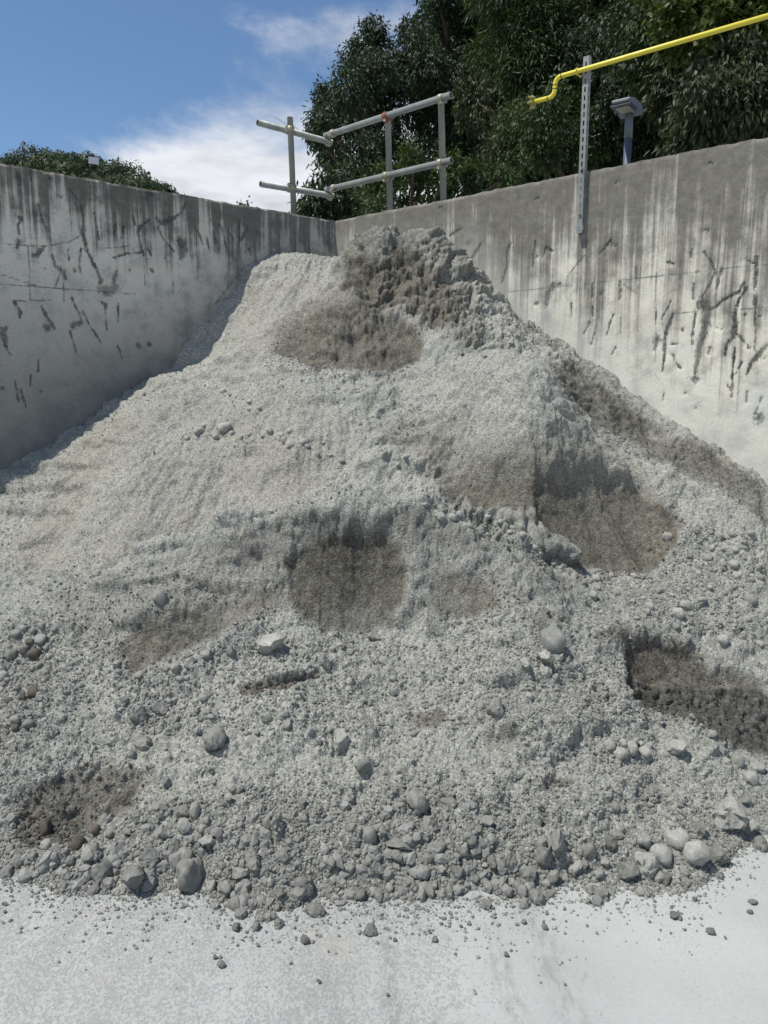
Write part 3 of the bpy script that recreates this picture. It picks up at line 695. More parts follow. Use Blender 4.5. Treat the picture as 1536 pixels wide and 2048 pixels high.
# slumped scarps: small steps that follow the contours, strongest on the rough ground
hw_ = (Z0 + 0.16 * fbm(XX, YY, 3.0, 3, 0.55, 44) + 0.035 * fbm(XX, YY, 14, 3, 0.6, 45)) / 0.135
fr_ = hw_ - np.floor(hw_); stp = sstep(0.12, 0.42, fr_) - fr_
scm = np.clip(0.15 + 2.2 * fbm(XX, YY, 1.9, 3, 0.55, 46), 0, 1)
det += 0.085 * stp * scm * (0.25 + 0.75 * rough) * (1 - steep)
# a broken crust ledge at the foot of the right-hand face
crust = zone([(930, 1005), (1000, 1012), (1060, 1022), (1085, 1060), (1140, 1095), (1150, 1120), (1080, 1108), (1000, 1060), (930, 1030)], 3.4, 3.95, 9, 1.6)
det += crust * (0.03 + 0.05 * lump); moist_shade = moist_shade * (1 - 0.75 * crust)
fade = sstep(-0.02, 0.16, Z0)
nrm = 1.0 / np.sqrt(1 + gx_ ** 2 + gy_ ** 2)
off = det * (0.35 + 0.65 * fade) - 0.012
X0, Y0 = XX, YY
XX = X0 - gx_ * nrm * off; YY = Y0 - gy_ * nrm * off; Z = Z0 + nrm * off
Z = np.where(Z < -0.035, -0.035, Z)
keepL = (XX - G0[0]) * nL[0] + (YY - G0[1]) * nL[1] > -0.07
keepR = (XX - G0[0]) * nR[0] + (YY - G0[1]) * nR[1] > -0.07
alive = keepL & keepR & (Z > -0.034)
NW = sh[1]
I = np.arange(NR * NW).reshape(sh)
q = np.stack([I[:-1, :-1], I[:-1, 1:], I[1:, 1:], I[1:, :-1]], -1).reshape(-1, 4)
ok = alive.ravel()[q].any(1) & keepL.ravel()[q].all(1) & keepR.ravel()[q].all(1)
q = q[ok]
used = np.zeros(NR * NW, bool); used[q.ravel()] = True
remap = -np.ones(NR * NW, np.int64); remap[used] = np.arange(used.sum())
V = np.stack([XX.ravel(), YY.ravel(), Z.ravel()], 1)[used]
pm = mesh_np('gravel_heap', V, remap[q], smooth=True)
for nm_, arr in (('tan', tan), ('moist_shade', moist_shade), ('rust', rust), ('charcoal', charc), ('blotch', blotch)): set_attr(pm, nm_, np.clip(arr, 0, 1).ravel()[used])
heap = link('gravel_heap', pm, M['pile'])
tag(heap, 'huge heap of pale grey crushed stone piled into the corner of two concrete walls', 'heap')


bpy.context.view_layer.update()


def hgt(x, y):
    """height of the heap's surface (floor where there is none)"""
    ok_, loc_, *_ = heap.ray_cast(Vector((x, y, 3.6)), Vector((0, 0, -1)))
    return max(loc_.z, 0.0) if ok_ else 0.0


def hit(px, py):
    """where the sight line through a photo pixel meets the heap or the floor"""
    d_ = Vector(ray(px, py)).normalized(); ok_, loc_, *_ = heap.ray_cast(Vector((0, 0, CZ)), d_)
    if ok_ and loc_.z > 0: return np.array(loc_)
    return atz(px, py, 0.0) if d_.z < -0.05 else None

# ------------------------------------------------------------------ walls
def stroke_field(T, Zg, strokes, tol):
    """strokes: list of [(t, z, halfwidth), ...]; returns 1 on the axis, 0 at about twice the half width"""
    f = np.zeros(T.shape)
    for s in strokes:
        s = np.array(s)
        if len(s) == 1: s = np.vstack([s, s + [0.004, 0.004, 0]])
        x0, x1 = s[:, 0].min() - 0.2, s[:, 0].max() + 0.2; z0, z1 = s[:, 1].min() - 0.2, s[:, 1].max() + 0.2
        k = (T > x0) & (T < x1) & (Zg > z0) & (Zg < z1)
        if not k.any(): continue
        tt, zz_ = T[k], Zg[k]; best = np.zeros(tt.shape)
        for a, b in zip(s, s[1:]):
            e = b[:2] - a[:2]; L2 = e @ e + 1e-12
            u = np.clip(((tt - a[0]) * e[0] + (zz_ - a[1]) * e[1]) / L2, 0, 1)
            d = np.hypot(tt - a[0] - u * e[0], zz_ - a[1] - u * e[1]); hw = a[2] + (b[2] - a[2]) * u
            best = np.maximum(best, np.clip(0.92 - 0.36 * d / np.maximum(hw, tol), 0, 1.0))
        f[k] = np.maximum(f[k], best)
    return f


# dark flaked patches, transcribed as strokes (x, y, half width) in enlargements of the photo
def zoomed(ox, oy, k, lst): return [[(ox + x * k, oy + y * k, wd * k) for x, y, wd in s] for s in lst]


LM = zoomed(0, 260, 520 / 1536, [
    [(115, 510, 10), (128, 520, 12), (108, 560, 4), (115, 620, 4)], [(110, 660, 20), (100, 700, 8)], [(265, 690, 8), (235, 720, 18), (200, 745, 14)],
    [(310, 740, 6), (330, 800, 12), (365, 830, 22), (390, 880, 6)], [(350, 860, 7), (330, 920, 4)], [(405, 710, 10), (410, 770, 4)],
    [(410, 350, 3), (470, 420, 5), (500, 520, 6), (490, 580, 14), (500, 650, 12), (520, 720, 12), (560, 800, 12), (585, 850, 10), (600, 900, 16)],
    [(480, 700, 5), (470, 790, 6), (475, 840, 4)], [(555, 490, 6), (570, 560, 4), (585, 650, 3)], [(685, 560, 6), (675, 620, 4)], [(730, 570, 8), (720, 640, 3)],
    [(885, 530, 4), (830, 570, 14), (815, 600, 8), (835, 690, 5), (855, 740, 10)], [(850, 720, 4), (750, 730, 6), (670, 755, 4)],
    [(930, 520, 12), (950, 550, 16), (1010, 530, 14), (1070, 490, 6), (1100, 430, 4)], [(930, 570, 6), (970, 650, 6), (1025, 715, 8)],
    [(1060, 655, 30), (1075, 700, 30), (1075, 760, 16)], [(1155, 570, 5), (1180, 620, 10), (1195, 670, 8)], [(1220, 630, 7), (1240, 720, 3)],
    [(1260, 600, 8), (1275, 660, 10)], [(1300, 560, 12), (1320, 610, 7), (1340, 700, 4)], [(1350, 590, 3), (1380, 650, 6)], [(1410, 540, 9), (1415, 600, 5), (1410, 690, 6)],
    [(1440, 610, 10), (1430, 650, 8)], [(1460, 570, 6), (1465, 680, 5)], [(1520, 605, 8)], [(1475, 705, 12)], [(1440, 560, 5)], [(890, 360, 20), (870, 400, 18)], [(870, 690, 6), (895, 740, 8)],
    [(90, 1020, 12), (115, 1070, 16), (120, 1110, 6)], [(245, 1040, 6), (275, 1100, 10), (325, 1175, 8)], [(425, 990, 4), (455, 1060, 8), (490, 1140, 8)],
    [(600, 1015, 10), (625, 1030, 10), (632, 1180, 3)], [(700, 1020, 5), (700, 1130, 3)], [(490, 1070, 3), (530, 1150, 4), (600, 1260, 4)], [(600, 940, 26), (650, 950, 30), (690, 930, 20)],
    [(225, 440, 7), (240, 490, 4), (270, 580, 6)], [(110, 260, 14), (120, 330, 6)], [(360, 395, 12)], [(295, 285, 14)], [(250, 255, 8)], [(180, 240, 6), (185, 300, 3)],
    [(280, 1170, 22)], [(20, 1180, 20), (30, 1260, 8)], [(440, 830, 14)], [(270, 820, 6)], [(975, 760, 6)], [(1245, 530, 5)], [(785, 500, 5), (800, 560, 7)], [(690, 830, 6), (670, 900, 14)],
    [(770, 830, 10)], [(900, 830, 12)], [(1370, 720, 6)], [(430, 1160, 18), (480, 1130, 14)]])
LM += zoomed(0, 560, 520 / 1536, [[(20, 320, 18), (40, 400, 8), (60, 440, 5)], [(230, 470, 8), (225, 540, 6)], [(180, 560, 8), (180, 620, 6)], [(240, 660, 9)], [(20, 640, 10)],
                                  [(820, 390, 16)], [(880, 380, 14)], [(700, 390, 10), (720, 460, 5)], [(120, 640, 4), (155, 750, 4)], [(90, 600, 4), (110, 720, 3)], [(415, 300, 4), (450, 420, 3)]])
LLINE = zoomed(0, 260, 520 / 1536, [[(0, 672, 2), (150, 682, 2), (270, 685, 3), (400, 665, 3), (465, 630, 3)], [(0, 850, 2), (100, 885, 2), (215, 920, 3)], [(0, 912, 2), (260, 930, 2), (500, 945, 2), (800, 968, 2)],
                                     [(610, 700, 2), (770, 685, 2)], [(165, 690, 3), (180, 1000, 2)], [(80, 1010, 2), (300, 1005, 2)], [(1270, 1030, 3), (1450, 800, 3)], [(375, 900, 2), (378, 1020, 2)], [(855, 850, 2), (857, 915, 3)]])
RM = zoomed(1000, 480, 536 / 1536, [
    [(60, 20, 10), (40, 60, 8), (38, 160, 4), (12, 245, 6)], [(200, 10, 7), (190, 90, 7), (185, 155, 4)], [(300, 62, 8), (262, 45, 8), (245, 100, 5)], [(210, 95, 8)],
    [(300, 260, 16), (275, 300, 18), (265, 370, 14)], [(210, 365, 12)], [(340, 255, 12)], [(630, 5, 10), (575, 75, 6)], [(655, 35, 7)], [(780, 160, 4), (782, 235, 4)],
    [(685, 240, 10), (688, 290, 14), (682, 340, 6)], [(530, 255, 5), (528, 330, 3)], [(575, 315, 8)], [(408, 360, 4), (410, 440, 4)], [(530, 380, 3), (532, 435, 4)], [(648, 430, 9), (630, 480, 8), (610, 545, 5)],
    [(515, 470, 9), (480, 535, 5)], [(548, 495, 6), (540, 540, 8), (520, 600, 3)], [(660, 615, 5), (640, 655, 3)], [(980, 350, 5), (955, 400, 10), (925, 455, 4)], [(990, 425, 8), (960, 500, 12), (940, 580, 16), (945, 650, 9), (930, 750, 4)],
    [(900, 560, 20), (885, 630, 10)], [(1100, 50, 5), (1095, 100, 4)], [(1170, 70, 4), (1215, 130, 7), (1230, 190, 9), (1200, 260, 5), (1165, 315, 4)], [(1275, 150, 5), (1240, 280, 4)],
    [(1155, 330, 12), (1160, 380, 30), (1190, 430, 26), (1170, 540, 22), (1140, 620, 16), (1130, 700, 13), (1115, 780, 12)], [(1120, 430, 8), (1105, 520, 6), (1100, 600, 4)],
    [(1110, 795, 26)], [(1210, 400, 10), (1290, 340, 12), (1370, 295, 12), (1395, 250, 10)], [(1410, 280, 12), (1370, 340, 10), (1345, 420, 12), (1345, 490, 22), (1330, 560, 18), (1295, 610, 10), (1290, 660, 5)],
    [(1360, 540, 8), (1430, 620, 6)], [(1470, 100, 10), (1468, 200, 12), (1465, 300, 11), (1462, 400, 8), (1462, 540, 7), (1460, 640, 7)], [(1405, 105, 6), (1450, 135, 6)],
    [(1536, 600, 10), (1480, 660, 16), (1440, 700, 14), (1415, 770, 6)], [(1515, 680, 6)], [(1345, 620, 8), (1335, 740, 7), (1328, 900, 4)], [(1385, 700, 7), (1355, 760, 5)], [(1205, 610, 10), (1195, 650, 5)],
    [(1045, 515, 9)], [(985, 655, 11), (1005, 700, 8), (1035, 735, 5)], [(1240, 505, 8)], [(1270, 510, 6)], [(1400, 432, 9)], [(1485, 440, 8)], [(980, 595, 4), (1015, 597, 4)], [(1300, 830, 8), (1325, 870, 4)],
    [(895, 420, 4), (892, 460, 3)], [(1480, 1030, 30)], [(1110, 250, 5), (1105, 340, 6)], [(940, 880, 8), (935, 920, 5)], [(1120, 965, 6)], [(1060, 880, 6)], [(960, 125, 7), (995, 140, 5)], [(1410, 930, 5), (1415, 870, 4)], [(1500, 900, 4), (1460, 1000, 6)]])
RM += zoomed(480, 440, 620 / 1536, [[(1095, 45, 7), (1060, 65, 9), (1035, 80, 5)], [(1020, 105, 10)], [(1130, 120, 14)], [(1195, 120, 6), (1165, 165, 10), (1145, 195, 5)], [(1115, 165, 8)], [(985, 75, 6)], [(940, 75, 6)]])
RLINE = zoomed(1000, 480, 536 / 1536, [[(30, 300, 2), (250, 275, 3), (500, 250, 2), (780, 222, 3), (950, 200, 5), (1100, 185, 4), (1280, 165, 2), (1536, 143, 3)], [(490, 0, 2), (490, 80, 3), (430, 150, 3), (385, 210, 2), (382, 260, 2)],
                                        [(495, 0, 2), (492, 120, 2)], [(1000, 425, 3), (1120, 408, 3)], [(1380, 398, 3), (1536, 382, 3)], [(895, 180, 4), (893, 400, 4), (892, 700, 2)], [(710, 255, 5), (790, 310, 3)], [(690, 440, 2), (690, 540, 2)]])
# tie-rod holes with their rims
TIE = [(1236, 366), (1420, 330), (1228, 492), (1412, 464), (1075, 400), (880, 418)]


def make_wall(name, d, n, fwd, t_lo, t_fine, t_hi, ztop, thick, marks, lines, mat, contact, seed):
    """local x along the wall from the corner, local z up; the face towards the bay lies in y = 0"""
    ang = math.atan2(d[1], d[0]); sgn = 1 if np.dot(np.array([-d[1], d[0]]), n[:2]) > 0 else -1   # bay side of local y

    def loc(px, py, wd):
        p = atplane(px, py, G0, n); t_ = np.dot(p - G0, d)
        return (t_, p[2], wd * p[1] / FPX)
    ms = [[loc(*v) for v in s] for s in marks]; ls = [[loc(*v) for v in s] for s in lines]
    ts = np.concatenate([np.arange(t_lo, t_fine, 0.011), np.linspace(t_fine, t_hi, 60)])
    zs = np.concatenate([np.linspace(-0.05, 0.7, 12)[:-1], np.linspace(0.7, ztop, int((ztop - 0.7) / 0.011))])
    T, Zg = np.meshgrid(ts, zs, indexing='ij')
    mk = stroke_field(T, Zg, ms, 0.008); ln = stroke_field(T, Zg, ls, 0.0055)
    for hx, hy in (TIE if sgn < 0 else []):
        tt, hz, _ = loc(hx, hy, 1); rad = np.hypot(T - tt, Zg - hz)
        mk = np.maximum(mk, np.clip(1 - np.abs(rad - 0.016) / 0.016, 0, 1) * (Zg > hz - 0.006) * 0.85)
    cp = np.array([(np.dot(wq - G0, d), wq[2]) for wq in contact]); cp = cp[np.argsort(cp[:, 0])]
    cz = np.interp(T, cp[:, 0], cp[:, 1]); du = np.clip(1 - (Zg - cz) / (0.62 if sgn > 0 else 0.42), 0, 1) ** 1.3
    yy = 0.006 * fbm(T, Zg, 1.3, 3, 0.5, seed) + 0.003 * fbm(T, Zg, 16, 3, 0.6, seed + 1) - 0.004 * np.clip(mk, 0, 1)
    top = Zg > ztop - 0.03
    Zg2 = Zg + np.where(top, 1, 0) * sstep(ztop - 0.03, ztop, Zg) * (0.016 * fbm(T, Zg * 0, 9, 4, 0.65, seed + 2) - 0.004)
    yy = yy - 0.02 * sstep(ztop - 0.02, ztop, Zg) * np.clip(0.4 + 2 * fbm(T, Zg * 0, 14, 3, 0.6, seed + 3), 0, 1)
    nt, nz = T.shape
    Vv = np.stack([T, sgn * yy, Zg2], -1).reshape(-1, 3)
    Ii = np.arange(nt * nz).reshape(nt, nz)
    Fq = np.stack([Ii[:-1, :-1], Ii[1:, :-1], Ii[1:, 1:], Ii[:-1, 1:]], -1).reshape(-1, 4)
    nb = len(Vv)
    bt = np.stack([ts, np.full(nt, -sgn * thick), Zg2[:, -1] + 0.002], -1); bb = np.stack([ts, np.full(nt, -sgn * thick), np.full(nt, -0.05)], -1)
    Vv = np.concatenate([Vv, bt, bb]); A = nb + np.arange(nt); B = nb + nt + np.arange(nt)
    Fq = np.concatenate([Fq, np.stack([Ii[:-1, -1], Ii[1:, -1], A[1:], A[:-1]], -1), np.stack([A[:-1], A[1:], B[1:], B[:-1]], -1)])
    if sgn > 0: Fq = Fq[:, ::-1]
    me = mesh_np(name, Vv, Fq, smooth=True)
    z_ = np.zeros(2 * nt)
    for k_, arr in (('mark', mk), ('line', ln), ('dust', du)): set_attr(me, k_, np.concatenate([np.clip(arr, 0, 1).ravel(), z_]))
    # end caps
    o = link(name, me, mat); o.location = G0; o.rotation_euler = (0, 0, ang)
    try: me.set_sharp_from_angle(angle=math.radians(50))
    except Exception: pass
    return o


CONT_L = [wallL(*v) for v in [(0, 943), (110, 873), (230, 795), (320, 742), (389, 668), (437, 602), (501, 527), (640, 530)]]
CONT_R = [wallR(*v) for v in [(700, 540), (945, 535), (1045, 625), (1130, 690), (1250, 785), (1330, 838), (1410, 875), (1536, 955)]]
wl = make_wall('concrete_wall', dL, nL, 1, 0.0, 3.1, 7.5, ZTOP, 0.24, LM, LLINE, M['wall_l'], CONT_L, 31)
tag(wl, 'grey concrete bay wall in shade with black flaked patches, rising towards the wooded hill', 'wall')
wr = make_wall('concrete_wall', dR, nR, 1, -0.30, 3.75, 7.5, ZTOP - 0.003, 0.24, RM, RLINE, M['wall_r'], CONT_R, 41)
tag(wr, 'sunlit cream concrete bay wall with dark weathered top, below the yellow pipe', 'wall')

# ------------------------------------------------------------------ scaffold guard rail on the corner of the walls
def axis_matrix(p, d):
    d = Vector(d).normalized(); return Matrix.Translation(Vector(p)) @ d.to_track_quat('Z', 'Y').to_matrix().to_4x4()


def make_clamp(root, p, d1, d2, off, mat):
    """two steel collars back to back: one round the rail (d1), one round the post (d2), with hinge block and bolts"""
    bm = bmesh.new(); p = Vector(p); d1 = Vector(d1).normalized(); d2 = Vector(d2).normalized(); off = Vector(off)
    for c, d in ((p + off * 0.5, d1), (p - off * 0.5, d2)):
        tube_bm(bm, [c - d * 0.022, c - d * 0.020, c + d * 0.020, c + d * 0.022], [0.0262, 0.0305, 0.0305, 0.0262], 16)
        s = d.cross(off).normalized()
        M4 = Matrix.Translation(c + s * 0.036) @ d.to_track_quat('Z', 'Y').to_matrix().to_4x4()
        box_bm(bm, M4, 0.020, 0.020, 0.040, 0.003)
    o = bm_obj('clamp', bm, mat, root)
    bm = bmesh.new(); s = d1.cross(off).normalized()
    q = p + off * 0.5 + s * 0.040; u = off.normalized()
    tube_bm(bm, [q - u * 0.030, q + u * 0.034], 0.006, 8)
    tube_bm(bm, [q + u * 0.026, q + u * 0.036], 0.011, 6)
    bm_obj('bolt', bm, M['clampm'], o)
    return o


TH = 0.12
pl_post_L = G0 - nL * TH; pl_rail_L = G0 - nL * (TH + 0.052)
pl_post_R = G0 - nR * TH; pl_rail_R = G0 - nR * (TH - 0.052)
gbase = Vector((*(G0[:2] - 0.1 * (nL[:2] + nR[:2])), float(ZTOP)))
rail_root = empty('guard_rail', gbase)
tag(rail_root, 'grey scaffold tube guard rail with open ends clamped round the wall corner', 'guard rail')


def child_tube(name, pts, r, mat, parent, hollow=0.0, n=16):
    bm = bmesh.new(); tube_bm(bm, [Vector(p) - gbase for p in pts], r, n, hollow); return bm_obj(name, bm, mat, parent)


def post(px_b, py_b, px_t, py_t, plane, n):
    b_ = atplane(px_b, py_b, plane, n); b_[2] = ZTOP - 0.01
    t_ = at(px_t, py_t, b_[1])
    child_tube('post', [b_, t_], 0.0243, M['galv'], rail_root, 0.004)
    return b_, t_


pL = post(588, 428, 580, 235, pl_post_L, nL); pR1 = post(780, 423, 776, 236, pl_post_R, nR); pR2 = post(887, 403, 882, 200, pl_post_R, nR)
rails = []
for a, b_, plane, n in (((515, 245), (663, 285), pl_rail_L, nL), ((521, 368), (666, 392), pl_rail_L, nL), ((650, 272), (902, 190), pl_rail_R, nR), ((652, 380), (903, 321), pl_rail_R, nR)):
    A, B = atplane(*a, plane, n), atplane(*b_, plane, n); rails.append((A, B)); child_tube('rail', [A, B], 0.0243, M['galv'], rail_root, 0.004)


def rail_at(k, P):
    A, B = rails[k]; d = (B - A); u = np.dot((P - A)[:2], d[:2]) / np.dot(d[:2], d[:2]); return A + d * u


for k, pp, n in ((0, pL, nL), (1, pL, nL), (2, pR1, nR), (3, pR1, nR), (2, pR2, nR), (3, pR2, nR)):
    c = rail_at(k, pp[0]); dz = c[2] - pp[0][2]; f = dz / (pp[1][2] - pp[0][2]); q = pp[0] + (pp[1] - pp[0]) * f
    mid = (c + q) / 2
    make_clamp(rail_root, Vector(mid) - gbase, Vector(rails[k][1] - rails[k][0]), (0, 0, 1), Vector(c - q), M['rust'] if (k == 2 and pp is pR1) else M['clampm'])
for kl, kr in ((0, 2), (1, 3)):                      # the two runs are coupled at the corner
    a = rails[kl][1] + (rails[kl][0] - rails[kl][1]) * 0.06; b_ = rails[kr][0] + (rails[kr][1] - rails[kr][0]) * 0.07
    make_clamp(rail_root, Vector((a + b_) / 2) - gbase, Vector(rails[kr][1] - rails[kr][0]), Vector(rails[kl][1] - rails[kl][0]), Vector(b_ - a), M['clampm'])
rng = random.Random(5)
wc = rail_at(0, pL[0]) + np.array([0, 0, 0.03])
for k in range(6):                                   # loose ends of tie wire at the top clamp
    sgn_ = -1 if k < 2 else 1
    ln_ = rng.uniform(0.14, 0.2); pts = []
    for i in range(5):
        u = i / 4; pts.append(wc + dL * (-sgn_ * ln_ * u) + np.array([0, 0, (0.055 if sgn_ < 0 else -0.02 - 0.01 * k) * u * (1 if sgn_ < 0 else 1) + 0.012 * k * (1 - u) + rng.uniform(-.004, .004)]))
    child_tube('tie_wire', pts, 0.0011, M['wire'], rail_root, 0, 5)

# ------------------------------------------------------------------ slotted angle bolted to the sunlit wall
STAND = 0.040
pa = G0 + nR * STAND
ab = atplane(1158, 466, pa, nR); at_ = at(1154, 112, ab[1] + 0.0)
ang_root = empty('slotted_angle_post', (float(ab[0]), float(ab[1]), float(ab[2])))
tag(ang_root, 'galvanised slotted steel angle upright fixed to the wall, carrying the yellow pipe', 'upright')
HA = float(at_[2] - ab[2])


def slotted(width, length, slots, thick, pitch=0.05, slot=(0.011, 0.030)):
    """strip in the local x-z plane from x=0..width, with a row of real slots"""
    xs = [0, width / 2 - slot[0] / 2, width / 2 + slot[0] / 2, width] if slots else [0, width]
    zs = [0.0]; z = 0.012
    while slots and z + slot[1] < length - 0.008: zs += [z, z + slot[1]]; z += pitch
    zs.append(length); bm = bmesh.new()
    g = [[[bm.verts.new((x, y, z)) for z in zs] for x in xs] for y in (0, thick)]
    hole = lambda i, j: slots and i == 1 and j % 2 == 1 and j < len(zs) - 1
    ni, nj = len(xs) - 1, len(zs) - 1
    for i in range(ni):
        for j in range(nj):
            if hole(i, j): continue
            bm.faces.new((g[0][i][j], g[0][i + 1][j], g[0][i + 1][j + 1], g[0][i][j + 1])); bm.faces.new((g[1][i][j], g[1][i][j + 1], g[1][i + 1][j + 1], g[1][i + 1][j]))
            for (di, dj, a, b_) in ((-1, 0, (i, j), (i, j + 1)), (1, 0, (i + 1, j + 1), (i + 1, j)), (0, -1, (i + 1, j), (i, j)), (0, 1, (i, j + 1), (i + 1, j + 1))):
                i2, j2 = i + di, j + dj
                if i2 < 0 or j2 < 0 or i2 >= ni or j2 >= nj or hole(i2, j2):
                    bm.faces.new((g[0][a[0]][a[1]], g[0][b_[0]][b_[1]], g[1][b_[0]][b_[1]], g[1][a[0]][a[1]]))
    bmesh.ops.recalc_face_normals(bm, faces=bm.faces)
    return bm


lean = Vector(at_ - ab); lean.normalize()
bm = slotted(0.040, HA, True, 0.003)
fl = bm_obj('flange', bm, M['angle'], ang_root)
bm = slotted(0.032, HA, True, 0.003)
fl2 = bm_obj('flange', bm, M['angle'], ang_root)
xr = Vector(dR); yr = Vector(-nR)                     # local x along the wall, local y into the wall
Mx = Matrix((xr, yr, Vector((0, 0, 1)))).transposed().to_4x4()
tw = lean.to_track_quat('Z', 'Y')
ang_root.rotation_euler = Matrix(((xr.x, yr.x, lean.x), (xr.y, yr.y, lean.y), (xr.z, yr.z, lean.z))).to_euler()
fl.location = (-0.020, 0, 0); fl2.location = (0.0195, 0.0035, 0); fl2.rotation_euler = (0, 0, math.pi / 2)
bm = bmesh.new()
box_bm(bm, Matrix.Translation((0.0, 0.019, 0.03)), 0.052, 0.036, 0.03, 0.004)
bm_obj('wall_bracket', bm, M['angle'], ang_root)
for z in (0.12, 0.40):
    bm = bmesh.new(); tube_bm(bm, [(0, -0.012, z), (0, 0.002, z)], 0.010, 6); tube_bm(bm, [(0, 0.002, z), (0, 0.039, z)], 0.005, 8); bm_obj('bolt', bm, M['clampm'], ang_root)

# ------------------------------------------------------------------ yellow pipe
pp_ = G0 + nR * (STAND + 0.020)
RP = 0.0145
y0 = atplane(1117, 154, pp_, nR); y1 = atplane(1536, 32, pp_, nR); y2 = y0 + (y1 - y0) * 1.9
y3 = atplane(1109, 188, pp_, nR); y4 = atplane(1067, 204, pp_, nR)
pipe_base = Vector(y3)
pipe_root = empty('yellow_pipe', pipe_base); tag(pipe_root, 'bright yellow pipe with a kinked end running above the sunlit wall', 'pipe')


def bend(P, A, B, r, n=7):
    P, A, B = Vector(P), Vector(A), Vector(B); a = P + (A - P).normalized() * r; b_ = P + (B - P).normalized() * r
    return [a * (1 - u) ** 2 + P * (2 * u * (1 - u)) + b_ * u * u for u in [i / n for i in range(n + 1)]]


c1 = atplane(1111, 155.5, pp_, nR); c2 = atplane(1108.5, 193, pp_, nR)
path = [Vector(y2)] + bend(c1, y2, c2, 0.045) + bend(c2, c1, y4, 0.045) + [Vector(y4)]
bm = bmesh.new(); tube_bm(bm, [p - pipe_base for p in path], RP, 18); bm_obj('pipe', bm, M['yellow'], pipe_root)
for P, Q in ((path[1], path[0]), (path[8], path[9]), (path[9], path[8]), (path[16], path[17])):
    d = (Vector(Q) - Vector(P)).normalized(); bm = bmesh.new(); tube_bm(bm, [P - pipe_base - d * 0.003, P - pipe_base + d * 0.003], RP + 0.0012, 18); bm_obj('joint_ring', bm, M['bandm'], pipe_root)
bm = bmesh.new(); d = (Vector(y4) - path[-2]).normalized(); e = Vector(y4) - pipe_base
tube_bm(bm, [e - d * 0.012, e + d * 0.02], RP + 0.006, 6)
for k in range(6):                                    # splayed tape ends round the open end
    s = d.cross(Vector((0, 0, 1))).normalized(); u = s.cross(d)
    v = (s * math.cos(k * 1.047 + .3) + u * math.sin(k * 1.047 + .3))
    tube_bm(bm, [e + v * 0.02, e + d * 0.02 + v * 0.046], [0.016, 0.006], 5)
bm_obj('taped_end', bm, M['dullyellow'], pipe_root)
ub = atplane(1154.5, 143, pp_, nR); d = Vector(y1 - y0).normalized(); ubv = Vector(ub) - pipe_base
bm = bmesh.new(); side = d.cross(Vector(nR)).normalized(); nv = Vector(nR)
pts = [ubv - nv * 0.045 - side * (RP + 0.004)] + [ubv + (nv * math.sin(a) - side * math.cos(a)) * (RP + 0.004) for a in [math.pi * i / 10 for i in range(11)]] + [ubv - nv * 0.045 + side * (RP + 0.004)]
tube_bm(bm, pts, 0.004, 8); bm_obj('u_bolt', bm, M['yellow'], pipe_root)

# ------------------------------------------------------------------ lamp behind the wall
LD = 7.6
lb = at(1257, 320, LD); lt = at(1258.5, 232, LD)
lamp_root = empty('area_lamp', (float(lt[0]), float(lt[1]), 0.0)); tag(lamp_root, 'grey floodlight on a short post standing behind the wall', 'lamp')
bm = bmesh.new(); tube_bm(bm, [(0, 0, 0), (0, 0, float(lt[2]) - 0.16)], 0.036, 18); bm_obj('post', bm, M['lamppost'], lamp_root)  # lower post toned darker, its shade put into the paint
bm = bmesh.new(); tube_bm(bm, [(0, 0, float(lt[2]) - 0.2), (0, 0, float(lt[2]) + 0.02)], 0.0385, 18); bm_obj('upper_post', bm, M['lamp'], lamp_root)
hr = (float(lt[2]) + 0.045)
bm = bmesh.new()
prof = [(0.09, -0.055), (0.10, 0.03), (0.06, 0.075), (0.0, 0.088), (-0.22, 0.062), (-0.315, 0.025), (-0.325, -0.002), (-0.31, -0.03), (-0.02, -0.052)]
W2 = 0.15
va = [bm.verts.new((x, -W2 * (0.78 if x < -0.25 else 1), z)) for x, z in prof]; vb = [bm.verts.new((x, W2 * (0.78 if x < -0.25 else 1), z)) for x, z in prof]
bm.faces.new(va); bm.faces.new(vb[::-1])
for i in range(len(prof)):
    j = (i + 1) % len(prof); bm.faces.new((va[j], va[i], vb[i], vb[j]))
bmesh.ops.recalc_face_normals(bm, faces=bm.faces)
bmesh.ops.bevel(bm, geom=list(bm.edges), offset=0.008, segments=2, affect='EDGES')
RZ = math.radians(52)
hd = bm_obj('lamp_head', bm, M['lamp'], lamp_root); hd.location = (0, 0, hr); hd.rotation_euler = (0, math.radians(7), RZ); hd.scale = (0.74, 0.70, 0.62)
bm = bmesh.new()
box_bm(bm, Matrix.Translation((-0.155, 0, -0.047)) @ Matrix.Rotation(math.radians(-4.3), 4, 'Y'), 0.30, 0.27, 0.022, 0.004)
fr = bm_obj('lens_frame', bm, M['lampdark'], hd)
bm = bmesh.new()
box_bm(bm, Matrix.Translation((-0.155, 0, -0.060)) @ Matrix.Rotation(math.radians(-4.3), 4, 'Y'), 0.20, 0.18, 0.008, 0.002)
bm_obj('lens', bm, M['lens'], hd)

# ------------------------------------------------------------------ far wooded hill with a white board
HD = 150.0
SKY_L = [(-420, 360), (-200, 325), (0, 318), (45, 311), (75, 304), (110, 298), (150, 295), (190, 298), (215, 308), (240, 324), (275, 341), (300, 350), (330, 366), (365, 388), (385, 412), (410, 450), (500, 520), (600, 560), (760, 600)]
hz = np.array([[at(px, py, HD)[0], at(px, py, HD)[2]] for px, py in SKY_L])
hx = np.linspace(hz[0, 0] - 40, hz[-1, 0] + 20, 90); hy = np.linspace(70, 330, 60)
HX, HY_ = np.meshgrid(hx, hy, indexing='ij')


